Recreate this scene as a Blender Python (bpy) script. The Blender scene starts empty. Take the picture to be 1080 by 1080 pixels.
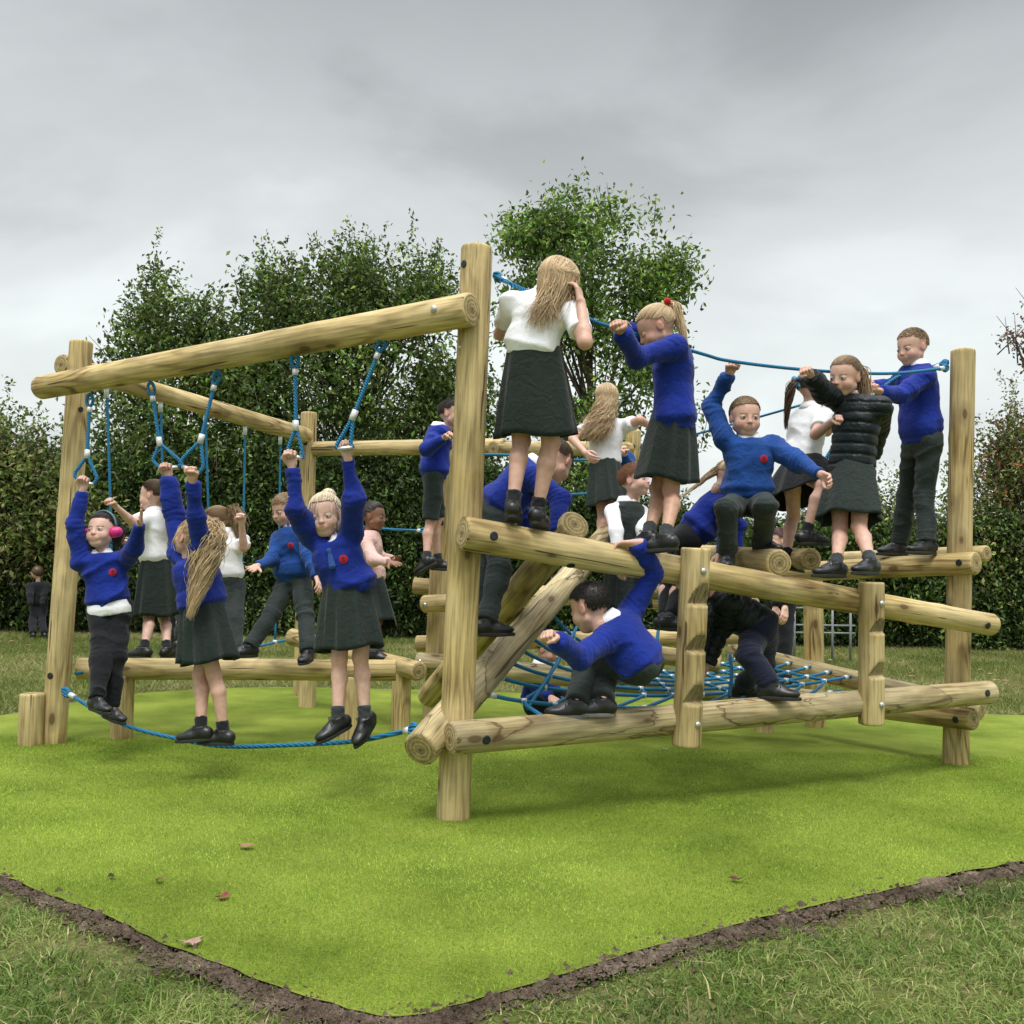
import bpy, math, random
import numpy as np
from mathutils import Vector, Matrix
random.seed(7); RNG = np.random.default_rng(7)
R = math.radians
S = bpy.context.scene
COL = S.collection

# ------------------------------------------------------------------ camera
CAM_H = 1.05; PITCH = R(3.3); ROLL = R(1.2); F = 1080.0
cd = bpy.data.cameras.new('camera'); cam = bpy.data.objects.new('camera', cd); COL.objects.link(cam)
cd.sensor_width = 36; cd.lens = 36; cd.clip_end = 2000
Rm = Matrix.Rotation(math.pi/2 + PITCH, 3, 'X') @ Matrix.Rotation(ROLL, 3, 'Z')
cam.matrix_world = Matrix.Translation((0, 0, CAM_H)) @ Rm.to_4x4()
S.camera = cam
S.render.resolution_x = S.render.resolution_y = 1024

def at(x, y, d):
    """point at forward distance d (metres) seen at photo position x, y"""
    v = Rm @ Vector(((x-540)/F, -(y-540)/F, -1.0))
    return Vector((0, 0, CAM_H)) + v*(d/v.y)
def ground(x, y, z=0.0):
    v = Rm @ Vector(((x-540)/F, -(y-540)/F, -1.0))
    return Vector((0, 0, CAM_H)) + v*((z-CAM_H)/v.z)
RmT = Rm.transposed()
def proj(p):
    q = RmT @ (Vector(p)-Vector((0, 0, CAM_H)))
    return (540+F*q.x/-q.z, 540-F*q.y/-q.z)
def onx(P0, P1, px):
    """point of the 3-D line P0-P1 seen at photo column px"""
    a, b = -0.5, 1.5
    fa = proj(P0.lerp(P1, a))[0]-px
    for _ in range(40):
        m = (a+b)/2; fm = proj(P0.lerp(P1, m))[0]-px
        if (fa < 0) == (fm < 0): a = m; fa = fm
        else: b = m
    return P0.lerp(P1, (a+b)/2)

# ------------------------------------------------------------------ objects
WM = {}
def tag(o, label=None, cat=None, group=None, kind=None):
    if label: o['label'] = label
    if cat: o['category'] = cat
    if group: o['group'] = group
    if kind: o['kind'] = kind
    return o
def empty(name, loc, label=None, cat=None, group=None):
    o = bpy.data.objects.new(name, None); COL.objects.link(o); o.empty_display_size = .1
    o.matrix_world = Matrix.Translation(loc); WM[o.name] = Matrix.Translation(loc)
    return tag(o, label, cat, group)
def put(name, me, parent=None, mw=None):
    o = bpy.data.objects.new(name, me); COL.objects.link(o)
    mw = mw.copy() if mw is not None else Matrix.Identity(4)
    if parent is not None:
        o.parent = parent; o.matrix_parent_inverse = WM[parent.name].inverted()
    o.matrix_basis = mw; WM[o.name] = mw
    return o
def mk(name, V, Fc, mats, midx=None, smooth=True, col=None):
    """mesh from numpy vertices and a list of face arrays (n,3)/(n,4)"""
    V = np.asarray(V, dtype=np.float32).reshape(-1, 3)
    if not isinstance(Fc, (list, tuple)): Fc = [Fc]
    Fc = [np.asarray(f, dtype=np.int32) for f in Fc if len(f)]
    me = bpy.data.meshes.new(name)
    me.vertices.add(len(V)); me.vertices.foreach_set('co', V.ravel())
    loops = np.concatenate([f.ravel() for f in Fc]) if Fc else np.zeros(0, np.int32)
    tot = np.concatenate([np.full(len(f), f.shape[1], np.int32) for f in Fc])
    st = np.concatenate([[0], np.cumsum(tot)[:-1]]).astype(np.int32)
    me.loops.add(len(loops)); me.loops.foreach_set('vertex_index', loops)
    me.polygons.add(len(tot)); me.polygons.foreach_set('loop_start', st); me.polygons.foreach_set('loop_total', tot)
    if not isinstance(mats, (list, tuple)): mats = [mats]
    for m in mats: me.materials.append(m)
    if midx is not None: me.polygons.foreach_set('material_index', np.asarray(midx, np.int32))
    me.polygons.foreach_set('use_smooth', np.full(len(tot), smooth))
    if col is not None:
        ca = me.color_attributes.new('Col', 'FLOAT_COLOR', 'POINT')
        c = np.ones((len(V), 4), np.float32); c[:, :3] = np.asarray(col, np.float32).reshape(len(V), -1)
        ca.data.foreach_set('color', c.ravel())
    me.update(calc_edges=True)
    return me
def join(parts):
    """parts: list of (V, [faces...], col or None)"""
    Vs, T, Q, Cs, n = [], [], [], [], 0
    for p in parts:
        V = np.asarray(p[0]).reshape(-1, 3)
        for f in p[1]:
            if len(f) == 0: continue
            f = np.asarray(f)
            (T if f.shape[1] == 3 else Q).append(f+n)
        Vs.append(V); n += len(V)
        if len(p) > 2 and p[2] is not None: Cs.append(np.broadcast_to(p[2], (len(V), 3)))
    out = []
    if T: out.append(np.concatenate(T))
    if Q: out.append(np.concatenate(Q))
    return np.concatenate(Vs), out, (np.concatenate(Cs) if Cs else None)

# ------------------------------------------------------------------ noise
def _h(ix, iy, iz):
    n = (ix*73856093) ^ (iy*19349663) ^ (iz*83492791)
    n = (n ^ (n >> 13))*1274126177 & 0x7fffffff
    return ((n ^ (n >> 16)) & 0xffff)/65535.0
def vnoise(P, f=1.0, seed=0):
    P = np.asarray(P, dtype=np.float64)*f+seed*17.31
    i = np.floor(P).astype(np.int64); t = P-i; t = t*t*(3-2*t)
    r = 0
    for a in (0, 1):
        for b in (0, 1):
            for c in (0, 1):
                w = (t[..., 0] if a else 1-t[..., 0])*(t[..., 1] if b else 1-t[..., 1])*(t[..., 2] if c else 1-t[..., 2])
                r = r+w*_h(i[..., 0]+a, i[..., 1]+b, i[..., 2]+c)
    return r*2-1

# ------------------------------------------------------------------ signed-distance surfaces
class Field:
    def __init__(s): s.p = []
    def add(s, fn, lo, hi, k=.01, op='u'): s.p.append((fn, np.array(lo, float), np.array(hi, float), k, op)); return s
    def cone(s, a, b, ra, rb, k=.012, cuta=None, cutb=None, op='u'):
        a = np.array(a, float); b = np.array(b, float); ba = b-a; L2 = max(ba@ba, 1e-9); n = ba/math.sqrt(L2)
        def fn(P):
            t = np.clip(((P-a)@ba)/L2, 0, 1)
            d = np.linalg.norm(P-a-t[..., None]*ba, axis=-1)-(ra+(rb-ra)*t)
            if cutb is not None: d = np.maximum(d, (P-b)@n-cutb)
            if cuta is not None: d = np.maximum(d, -((P-a)@n)-cuta)
            return d
        m = max(ra, rb)
        return s.add(fn, np.minimum(a, b)-m, np.maximum(a, b)+m, k, op)
    def ell(s, c, r, rot=None, k=.012, op='u'):
        c = np.array(c, float); r = np.array(r, float)
        M = np.eye(3) if rot is None else np.array(rot)
        def fn(P):
            q = (P-c)@M; a = np.linalg.norm(q/r, axis=-1); b = np.linalg.norm(q/(r*r), axis=-1)+1e-9
            return a*(a-1)/b
        m = r.max() if rot is not None else r
        return s.add(fn, c-m, c+m, k, op)
    def loft(s, C0, C1, l0, l1, ts, ws, ds, k=.015, f=None, n=2.4, cut=(None, None)):
        C0 = np.array(C0, float); C1 = np.array(C1, float); ax = C1-C0; L = np.linalg.norm(ax); ax = ax/L
        l0 = np.array(l0, float); l1 = np.array(l1, float)
        def fn(P):
            rel = P-C0; t = rel@ax/L; tc = np.clip(t, ts[0], ts[-1])
            w = np.interp(tc, ts, ws); dd = np.interp(tc, ts, ds)
            u = np.clip(t, 0, 1)[..., None]; lat = l0*(1-u)+l1*u; lat = lat-(lat@ax)[..., None]*ax
            lat = lat/np.linalg.norm(lat, axis=-1, keepdims=True); fw = np.cross(lat, ax)
            x = np.abs((rel*lat).sum(-1)); z = np.abs((rel*fw).sum(-1))
            q = ((x/w)**n+(z/dd)**n)**(1/n)
            d = (q-1)*np.minimum(w, dd)
            return np.maximum(d, np.maximum((ts[0]-t)*L, (t-ts[-1])*L))
        m = max(max(ws), max(ds))
        A = C0+ax*L*ts[0]; B = C0+ax*L*ts[-1]
        return s.add(fn, np.minimum(A, B)-m, np.maximum(A, B)+m, k)
    def mesh(s, h):
        lo = np.min([p[1] for p in s.p if p[4] == 'u'], axis=0)-3*h-.01
        hi = np.max([p[2] for p in s.p if p[4] == 'u'], axis=0)+3*h+.01
        n = np.ceil((hi-lo)/h).astype(int)+1
        D = np.full(n, .05, dtype=np.float64)
        for fn, a, b, k, op in s.p:
            m = k+2.5*h
            i0 = np.maximum(((a-m-lo)/h).astype(int), 0); i1 = np.minimum(((b+m-lo)/h).astype(int)+2, n)
            if (i1 <= i0).any(): continue
            g = [lo[q]+h*np.arange(i0[q], i1[q]) for q in range(3)]
            P = np.stack(np.meshgrid(*g, indexing='ij'), -1)
            d = fn(P); sl = tuple(slice(i0[q], i1[q]) for q in range(3)); A = D[sl]
            kk = max(k, 1e-6)
            if op == 'u':
                hh = np.clip(.5+.5*(A-d)/kk, 0, 1); D[sl] = A*(1-hh)+d*hh-kk*hh*(1-hh)
            else:
                d = -d; hh = np.clip(.5-.5*(A-d)/kk, 0, 1); D[sl] = A*(1-hh)+d*hh+kk*hh*(1-hh)
        return nets(D, lo, h)
def nets(D, lo, h):
    ins = D < 0
    nx, ny, nz = D.shape
    c = np.zeros((nx-1, ny-1, nz-1), np.int8)
    for a in (0, 1):
        for b in (0, 1):
            for e in (0, 1): c += ins[a:nx-1+a, b:ny-1+b, e:nz-1+e]
    act = (c > 0) & (c < 8); idx = np.argwhere(act)
    if len(idx) == 0: return np.zeros((0, 3)), np.zeros((0, 4), int)
    ids = np.full(act.shape, -1, np.int64); ids[act] = np.arange(len(idx))
    acc = np.zeros((len(idx), 3)); cnt = np.zeros(len(idx))
    cs = [(a, b, e) for a in (0, 1) for b in (0, 1) for e in (0, 1)]
    for p in cs:
        for ax in range(3):
            if p[ax]: continue
            q = list(p); q[ax] = 1
            A = D[idx[:, 0]+p[0], idx[:, 1]+p[1], idx[:, 2]+p[2]]; B = D[idx[:, 0]+q[0], idx[:, 1]+q[1], idx[:, 2]+q[2]]
            m = (A < 0) != (B < 0)
            t = np.where(m, A/np.where(m, A-B, 1), 0)
            pos = np.array(p, float)[None].repeat(len(idx), 0); pos[:, ax] += t
            acc += pos*m[:, None]; cnt += m
    V = lo+h*(idx+acc/cnt[:, None])
    Q = []
    for ax in range(3):
        o1, o2 = (ax+1) % 3, (ax+2) % 3
        s0 = [slice(1, -1)]*3; s1 = [slice(1, -1)]*3
        s0[ax] = slice(0, -1); s1[ax] = slice(1, None)
        a = ins[tuple(s0)]; b = ins[tuple(s1)]
        e = np.argwhere(a != b)
        if len(e) == 0: continue
        fl = a[tuple(e.T)]
        off = np.ones(3, int); off[ax] = 0; e = e+off
        d1 = np.zeros(3, int); d1[o1] = 1; d2 = np.zeros(3, int); d2[o2] = 1
        g = lambda v: ids[tuple(v.T)]
        q = np.stack([g(e), g(e-d1), g(e-d1-d2), g(e-d2)], 1)
        q[~fl] = q[~fl][:, ::-1]
        Q.append(q)
    Q = np.concatenate(Q); Q = Q[(Q >= 0).all(1)]
    return V, Q
def vnormals(V, Q):
    n = np.cross(V[Q[:, 2]]-V[Q[:, 0]], V[Q[:, 3 if Q.shape[1] == 4 else 1]]-V[Q[:, 1]])
    if Q.shape[1] == 3: n = np.cross(V[Q[:, 1]]-V[Q[:, 0]], V[Q[:, 2]]-V[Q[:, 0]])
    N = np.zeros_like(V)
    for k in range(Q.shape[1]): np.add.at(N, Q[:, k], n)
    return N/(np.linalg.norm(N, axis=1, keepdims=True)+1e-12)

# ------------------------------------------------------------------ tubes
def tubes(paths, rad, sides=5, close=True):
    """paths (n,m,3), rad (n,m) or (m,) or float -> V, [F]"""
    P = np.asarray(paths, float); 
    if P.ndim == 2: P = P[None]
    n, m, _ = P.shape
    rad = np.broadcast_to(np.asarray(rad, float), (n, m)) if np.ndim(rad) < 2 else np.asarray(rad)
    T = np.gradient(P, axis=1); T /= np.linalg.norm(T, axis=-1, keepdims=True)+1e-12
    up = np.zeros((n, m, 3)); up[..., 2] = 1
    bad = np.abs(T[..., 2]).mean(1) > .8
    up[bad] = (0.3, 1, 0)
    A = np.cross(T, up); A /= np.linalg.norm(A, axis=-1, keepdims=True)+1e-12
    B = np.cross(T, A)
    an = np.arange(sides)*2*math.pi/sides
    V = P[:, :, None, :]+rad[:, :, None, None]*(np.cos(an)[None, None, :, None]*A[:, :, None]+np.sin(an)[None, None, :, None]*B[:, :, None])
    I = np.arange(n*m*sides).reshape(n, m, sides)
    a = I[:, :-1]; b = I[:, 1:]
    Fq = np.stack([a, np.roll(a, -1, 2), np.roll(b, -1, 2), b], -1).reshape(-1, 4)
    V = V.reshape(-1, 3); Fl = [Fq]
    if close:
        k = len(V); V = np.concatenate([V, P[:, 0], P[:, -1]])
        s0 = I[:, 0]; s1 = I[:, -1]
        c0 = (k+np.arange(n))[:, None].repeat(sides, 1); c1 = c0+n
        Fl.append(np.concatenate([np.stack([c0, np.roll(s0, -1, 1), s0], -1).reshape(-1, 3), np.stack([c1, s1, np.roll(s1, -1, 1)], -1).reshape(-1, 3)]))
    return V, Fl
def smoothpath(pts, n=8):
    P = [np.array(p, float) for p in pts]
    if len(P) == 2: return np.array([P[0]+(P[1]-P[0])*i/n for i in range(n+1)])
    P = [2*P[0]-P[1]]+P+[2*P[-1]-P[-2]]; out = []
    for i in range(1, len(P)-2):
        for k in range(n):
            t = k/n; a, b, c, d = P[i-1], P[i], P[i+1], P[i+2]
            out.append(.5*((2*b)+(-a+c)*t+(2*a-5*b+4*c-d)*t*t+(-a+3*b-3*c+d)*t**3))
    out.append(P[-2]); return np.array(out)
# ------------------------------------------------------------------ materials
def NM(name):
    m = bpy.data.materials.new(name); m.use_nodes = True; nt = m.node_tree
    b = nt.nodes['Principled BSDF']
    return m, nt, b
def nd(nt, t, **kw):
    n = nt.nodes.new(t)
    for k, v in kw.items():
        if k in n.inputs: n.inputs[k].default_value = v
        else: setattr(n, k, v)
    return n
def lk(nt, a, ai, b, bi): nt.links.new(a.outputs[ai], b.inputs[bi])
def ramp(nt, stops, interp='LINEAR'):
    r = nt.nodes.new('ShaderNodeValToRGB'); r.color_ramp.interpolation = interp
    e = r.color_ramp.elements
    while len(e) < len(stops): e.new(.5)
    for q, (p, c) in zip(e, stops):
        q.position = p; q.color = (c, c, c, 1) if not isinstance(c, tuple) else (*c, 1)
    return r
def mixc(nt, a, b, fac, mode='MIX'):
    m = nt.nodes.new('ShaderNodeMix'); m.data_type = 'RGBA'; m.blend_type = mode
    def s(sock, v):
        if isinstance(v, tuple) and len(v) == 2 and not isinstance(v[0], float): nt.links.new(v[0].outputs[v[1]], sock)
        elif isinstance(v, tuple): sock.default_value = (*v, 1)
        else: sock.default_value = v
    s(m.inputs[6], a); s(m.inputs[7], b)
    if isinstance(fac, tuple): nt.links.new(fac[0].outputs[fac[1]], m.inputs[0])
    else: m.inputs[0].default_value = fac
    return m
def bump(nt, src, b, strength=.3, dist=.005, prev=None):
    n = nt.nodes.new('ShaderNodeBump'); n.inputs['Strength'].default_value = strength; n.inputs['Distance'].default_value = dist
    nt.links.new(src[0].outputs[src[1]], n.inputs['Height'])
    if prev: nt.links.new(prev.outputs[0], n.inputs['Normal'])
    nt.links.new(n.outputs[0], b.inputs['Normal']); return n

def cloth(name, c, rough=.88, sheen=.15, var=.18, weave=320, wb=.3, fb=.6):
    m, nt, b = NM(name)
    tc = nd(nt, 'ShaderNodeTexCoord')
    n1 = nd(nt, 'ShaderNodeTexNoise', Scale=9.0, Detail=4.0); lk(nt, tc, 'Object', n1, 'Vector')
    r = ramp(nt, [(.3, 1-var), (.7, 1+var*.6)]); lk(nt, n1, 'Fac', r, 'Fac')
    mx = mixc(nt, c, (r, 0), 1.0, 'MULTIPLY'); nt.links.new(mx.outputs[2], b.inputs['Base Color'])
    b.inputs['Roughness'].default_value = rough
    b.inputs['Sheen Weight'].default_value = sheen; b.inputs['Sheen Roughness'].default_value = .5
    b.inputs['Specular IOR Level'].default_value = .25
    n2 = nd(nt, 'ShaderNodeTexNoise', Scale=float(weave), Detail=2.0); lk(nt, tc, 'Object', n2, 'Vector')
    n3 = nd(nt, 'ShaderNodeTexNoise', Scale=22.0, Detail=3.0, Distortion=1.4); lk(nt, tc, 'Object', n3, 'Vector')
    b1 = bump(nt, (n2, 'Fac'), b, wb, .002); bump(nt, (n3, 'Fac'), b, fb, .012, b1)
    return m
M = {}
M['royal'] = cloth('royal_blue_knit', (.006, .024, .24), sheen=.1)
M['royal2'] = cloth('mid_blue_sweat', (.008, .055, .24), sheen=.1)
M['shirt'] = cloth('white_cotton', (.84, .85, .88), rough=.8, sheen=0, var=.03, weave=600, wb=.1, fb=.25)
M['skirt'] = cloth('dark_green_grey_skirt', (.014, .024, .020), rough=.75, sheen=.1, weave=1200)
M['trous'] = cloth('dark_grey_trousers', (.019, .029, .027), rough=.75, sheen=.1, weave=1200)
M['black'] = cloth('black_jersey', (.008, .009, .012), sheen=.1)
M['navy'] = cloth('navy_cloth', (.008, .010, .03))
M['sock'] = cloth('grey_sock', (.035, .042, .045), weave=500, wb=.4)
M['sockb'] = cloth('black_sock', (.012, .013, .015), weave=500, wb=.4)
M['puffer'] = cloth('black_quilted_nylon', (.007, .012, .014), rough=.42, sheen=0, weave=300)
M['pink'] = cloth('pale_pink_fleece', (.72, .47, .42), var=.08)
M['tie'] = cloth('blue_tie', (.02, .08, .3))
M['bluestrap'] = cloth('pale_blue_ribbon', (.03, .25, .42))
M['red'] = cloth('crimson_ribbon', (.45, .01, .02))

def plain(name, c, rough=.5, metal=0, spec=.5, nb=None):
    m, nt, b = NM(name)
    tc = nd(nt, 'ShaderNodeTexCoord'); n1 = nd(nt, 'ShaderNodeTexNoise', Scale=30.0, Detail=4.0); lk(nt, tc, 'Object', n1, 'Vector')
    r = ramp(nt, [(.3, .8), (.7, 1.15)]); lk(nt, n1, 'Fac', r, 'Fac')
    mx = mixc(nt, c, (r, 0), 1.0, 'MULTIPLY'); nt.links.new(mx.outputs[2], b.inputs['Base Color'])
    b.inputs['Roughness'].default_value = rough; b.inputs['Metallic'].default_value = metal
    b.inputs['Specular IOR Level'].default_value = spec
    if nb: bump(nt, (n1, 'Fac'), b, nb, .004)
    return m
M['shoe'] = plain('black_leather', (.012, .013, .014), .38, nb=.3)
M['sole'] = plain('rubber_sole', (.02, .02, .021), .7)
M['grey_sole'] = plain('grey_rubber_sole', (.16, .15, .16), .6)
M['steel'] = plain('galvanised_steel', (.62, .62, .62), .35, .9)
M['ferr'] = plain('aluminium_ferrule', (.72, .74, .76), .35, .3)
M['cap'] = plain('black_plastic_cap', (.008, .012, .014), .45)
M['gpole'] = plain('green_painted_pole', (.01, .05, .03), .5)
M['grey'] = plain('grey_painted_metal', (.22, .24, .25), .5)
M['magenta'] = plain('magenta_plastic', (.65, .02, .2), .4)
M['phones'] = plain('teal_grey_plastic', (.06, .13, .14), .4)
M['emblem'] = plain('red_embroidery', (.42, .01, .015), .9)
M['emblem2'] = plain('dark_embroidery', (.04, .01, .06), .9)

def attrmat(name, rough, sss=0, spec=.4, nscale=60, nb=.15, tint=(1, 1, 1), aniso=0, trans=0):
    m, nt, b = NM(name)
    a = nd(nt, 'ShaderNodeVertexColor'); a.layer_name = 'Col'
    tc = nd(nt, 'ShaderNodeTexCoord'); n1 = nd(nt, 'ShaderNodeTexNoise', Scale=float(nscale), Detail=3.0); lk(nt, tc, 'Object', n1, 'Vector')
    r = ramp(nt, [(.3, .88), (.7, 1.1)]); lk(nt, n1, 'Fac', r, 'Fac')
    mx = mixc(nt, (a, 0), (r, 0), 1.0, 'MULTIPLY'); nt.links.new(mx.outputs[2], b.inputs['Base Color'])
    b.inputs['Roughness'].default_value = rough; b.inputs['Specular IOR Level'].default_value = spec
    if sss:
        b.inputs['Subsurface Weight'].default_value = sss; b.inputs['Subsurface Radius'].default_value = (.9, .35, .2); b.inputs['Subsurface Scale'].default_value = .008
    if trans:
        t = nd(nt, 'ShaderNodeBsdfTranslucent'); nt.links.new(mx.outputs[2], t.inputs['Color'])
        ms = nd(nt, 'ShaderNodeMixShader'); ms.inputs[0].default_value = trans
        out = nt.nodes['Material Output']
        nt.links.new(b.outputs[0], ms.inputs[1]); nt.links.new(t.outputs[0], ms.inputs[2]); nt.links.new(ms.outputs[0], out.inputs['Surface'])
    if nb: bump(nt, (n1, 'Fac'), b, nb, .002)
    return m
M['skin'] = attrmat('skin', .48, sss=.06, spec=.4, nscale=38, nb=.18)
M['hair'] = attrmat('hair', .42, spec=.5, nscale=15, nb=0)
M['leaf'] = attrmat('leaf', .5, spec=.35, nscale=1.2, nb=0, trans=.3)
M['blade'] = attrmat('grass_blade', .55, spec=.3, nscale=1.5, nb=0, trans=.25)
M['turfb'] = attrmat('turf_fibre', .6, spec=.25, nscale=1.8, nb=0, trans=.2)
M['dead'] = attrmat('dead_leaf', .8, spec=.2, nscale=40, nb=.1)

def woodmat(name, base, dark, pale, stain=0.0):
    m, nt, b = NM(name)
    tc = nd(nt, 'ShaderNodeTexCoord'); oi = nd(nt, 'ShaderNodeObjectInfo')
    off = nd(nt, 'ShaderNodeVectorMath', operation='SCALE'); off.inputs[0].default_value = (13.1, 7.7, 31.3); lk(nt, oi, 'Random', off, 'Scale')
    add = nd(nt, 'ShaderNodeVectorMath', operation='ADD'); lk(nt, tc, 'Object', add, 0); lk(nt, off, 0, add, 1)
    mp = nd(nt, 'ShaderNodeMapping'); mp.inputs['Scale'].default_value = (1, 1, .16); lk(nt, add, 0, mp, 'Vector')
    n = nd(nt, 'ShaderNodeTexNoise', Scale=5.5, Detail=1.5, Roughness=.4, Distortion=.35); lk(nt, mp, 0, n, 'Vector')
    mul = nd(nt, 'ShaderNodeMath', operation='MULTIPLY'); mul.inputs[1].default_value = 70; lk(nt, n, 'Fac', mul, 0)
    sn = nd(nt, 'ShaderNodeMath', operation='SINE'); lk(nt, mul, 0, sn, 0)
    rg = ramp(nt, [(.0, 0.0), (.5, .10), (.9, .85), (1, 1)])
    ad = nd(nt, 'ShaderNodeMath', operation='MULTIPLY_ADD'); ad.inputs[1].default_value = .5; ad.inputs[2].default_value = .5; lk(nt, sn, 0, ad, 0); lk(nt, ad, 0, rg, 'Fac')
    # strength of the growth lines varies along the log
    nv = nd(nt, 'ShaderNodeTexNoise', Scale=3.0, Detail=2.0); lk(nt, add, 0, nv, 'Vector')
    rv = ramp(nt, [(.35, .30), (.60, 1.0)]); lk(nt, nv, 'Fac', rv, 'Fac')
    gm = nd(nt, 'ShaderNodeMath', operation='MULTIPLY'); lk(nt, rg, 0, gm, 0); lk(nt, rv, 0, gm, 1)
    c1 = mixc(nt, base, dark, (gm, 0))
    # broad colour patches, green preservative tint
    np_ = nd(nt, 'ShaderNodeTexNoise', Scale=2.2, Detail=5.0, Distortion=.5); lk(nt, add, 0, np_, 'Vector')
    rp = ramp(nt, [(.38, 0.0), (.62, .75)]); lk(nt, np_, 'Fac', rp, 'Fac')
    c2 = mixc(nt, (c1, 2), pale, (rp, 0))
    # fine fibres
    mp2 = nd(nt, 'ShaderNodeMapping'); mp2.inputs['Scale'].default_value = (90, 90, 4); lk(nt, add, 0, mp2, 'Vector')
    nf = nd(nt, 'ShaderNodeTexNoise', Scale=1.0, Detail=4.0); lk(nt, mp2, 0, nf, 'Vector')
    rf = ramp(nt, [(.3, .62), (.6, 1.08)]); lk(nt, nf, 'Fac', rf, 'Fac')
    c3 = mixc(nt, (c2, 2), (rf, 0), 1.0, 'MULTIPLY')
    # knots
    mk_ = nd(nt, 'ShaderNodeMapping'); mk_.inputs['Scale'].default_value = (7, 7, 3.2); lk(nt, add, 0, mk_, 'Vector')
    vk = nd(nt, 'ShaderNodeTexVoronoi', Scale=1.0, Randomness=1.0); lk(nt, mk_, 0, vk, 'Vector')
    rk = ramp(nt, [(.09, .85), (.13, .35), (.30, 0.0)]); lk(nt, vk, 'Distance', rk, 'Fac')
    c4 = mixc(nt, (c3, 2), (.10, .055, .02), (rk, 0))
    mc_ = nd(nt, 'ShaderNodeMapping'); mc_.inputs['Scale'].default_value = (34, 34, 1.6); lk(nt, add, 0, mc_, 'Vector')
    nc = nd(nt, 'ShaderNodeTexNoise', Scale=1.0, Detail=2.0, Distortion=.3); lk(nt, mc_, 0, nc, 'Vector')
    rc_ = ramp(nt, [(.30, .85), (.325, 0.0)]); lk(nt, nc, 'Fac', rc_, 'Fac')
    c5 = mixc(nt, (c4, 2), (.07, .045, .02), (rc_, 0))
    nb = nd(nt, 'ShaderNodeTexNoise', Scale=1.3, Detail=6.0, Roughness=.6); lk(nt, add, 0, nb, 'Vector')
    rb = ramp(nt, [(.35, .72), (.62, 1.08)]); lk(nt, nb, 'Fac', rb, 'Fac')
    c4 = mixc(nt, (c5, 2), (rb, 0), 1.0, 'MULTIPLY')
    last = c4
    if stain:
        ns = nd(nt, 'ShaderNodeTexNoise', Scale=4.2, Detail=5.0, Distortion=.7); lk(nt, mp, 0, ns, 'Vector')
        ms_ = nd(nt, 'ShaderNodeMapping'); ms_.inputs['Scale'].default_value = (1, 1, .35); lk(nt, add, 0, ms_, 'Vector'); lk(nt, ms_, 0, ns, 'Vector')
        rs = ramp(nt, [(.485, 0.0), (.5, 1.0), (.512, .25), (.60, 0.12), (.8, .5)]); lk(nt, ns, 'Fac', rs, 'Fac')
        sc = nd(nt, 'ShaderNodeMath', operation='MULTIPLY'); sc.inputs[1].default_value = stain; lk(nt, rs, 0, sc, 0)
        last = mixc(nt, (c4, 2), (.085, .05, .02), (sc, 0))
    nt.links.new(last.outputs[2], b.inputs['Base Color'])
    b.inputs['Roughness'].default_value = .72; b.inputs['Specular IOR Level'].default_value = .3
    b1 = bump(nt, (nf, 'Fac'), b, .25, .003); bump(nt, (gm, 0), b, .25, .003, b1)
    return m
M['wood'] = woodmat('treated_log', (.53, .40, .165), (.20, .12, .04), (.68, .54, .28))
M['wood_stain'] = woodmat('stained_log', (.52, .42, .21), (.22, .15, .06), (.66, .56, .34), stain=.95)
M['wood_dark'] = woodmat('shaded_log', (.30, .235, .09), (.11, .08, .03), (.38, .30, .13))
def endgrain():
    m, nt, b = NM('end_grain')
    tc = nd(nt, 'ShaderNodeTexCoord'); mp = nd(nt, 'ShaderNodeMapping'); mp.inputs['Scale'].default_value = (1, 1, 0); lk(nt, tc, 'Object', mp, 'Vector')
    w = nd(nt, 'ShaderNodeTexWave', wave_type='RINGS', rings_direction='SPHERICAL', Scale=17.0, Distortion=3.2, Detail=2.0); w.inputs['Detail Scale'].default_value = 5; lk(nt, mp, 0, w, 'Vector')
    n = nd(nt, 'ShaderNodeTexNoise', Scale=30.0, Detail=4.0); lk(nt, tc, 'Object', n, 'Vector')
    r = ramp(nt, [(.0, (.25, .19, .085)), (.6, (.40, .31, .14)), (1, (.44, .34, .16))]); lk(nt, w, 'Fac', r, 'Fac')
    r2 = ramp(nt, [(.3, .6), (.6, 1.05)]); lk(nt, n, 'Fac', r2, 'Fac')
    c = mixc(nt, (r, 0), (r2, 0), 1.0, 'MULTIPLY')
    # dark pith
    ln = nd(nt, 'ShaderNodeVectorMath', operation='LENGTH'); lk(nt, mp, 0, ln, 0)
    rp = ramp(nt, [(.006, .8), (.016, 0.0)]); nt.links.new(ln.outputs['Value'], rp.inputs['Fac'])
    c2 = mixc(nt, (c, 2), (.08, .045, .02), (rp, 0))
    nt.links.new(c2.outputs[2], b.inputs['Base Color']); b.inputs['Roughness'].default_value = .85
    bump(nt, (w, 'Fac'), b, .3, .003)
    return m
M['end'] = endgrain(); M['cut'] = woodmat('cut_foothold', (.25, .20, .11), (.10, .07, .03), (.33, .27, .15))
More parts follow.
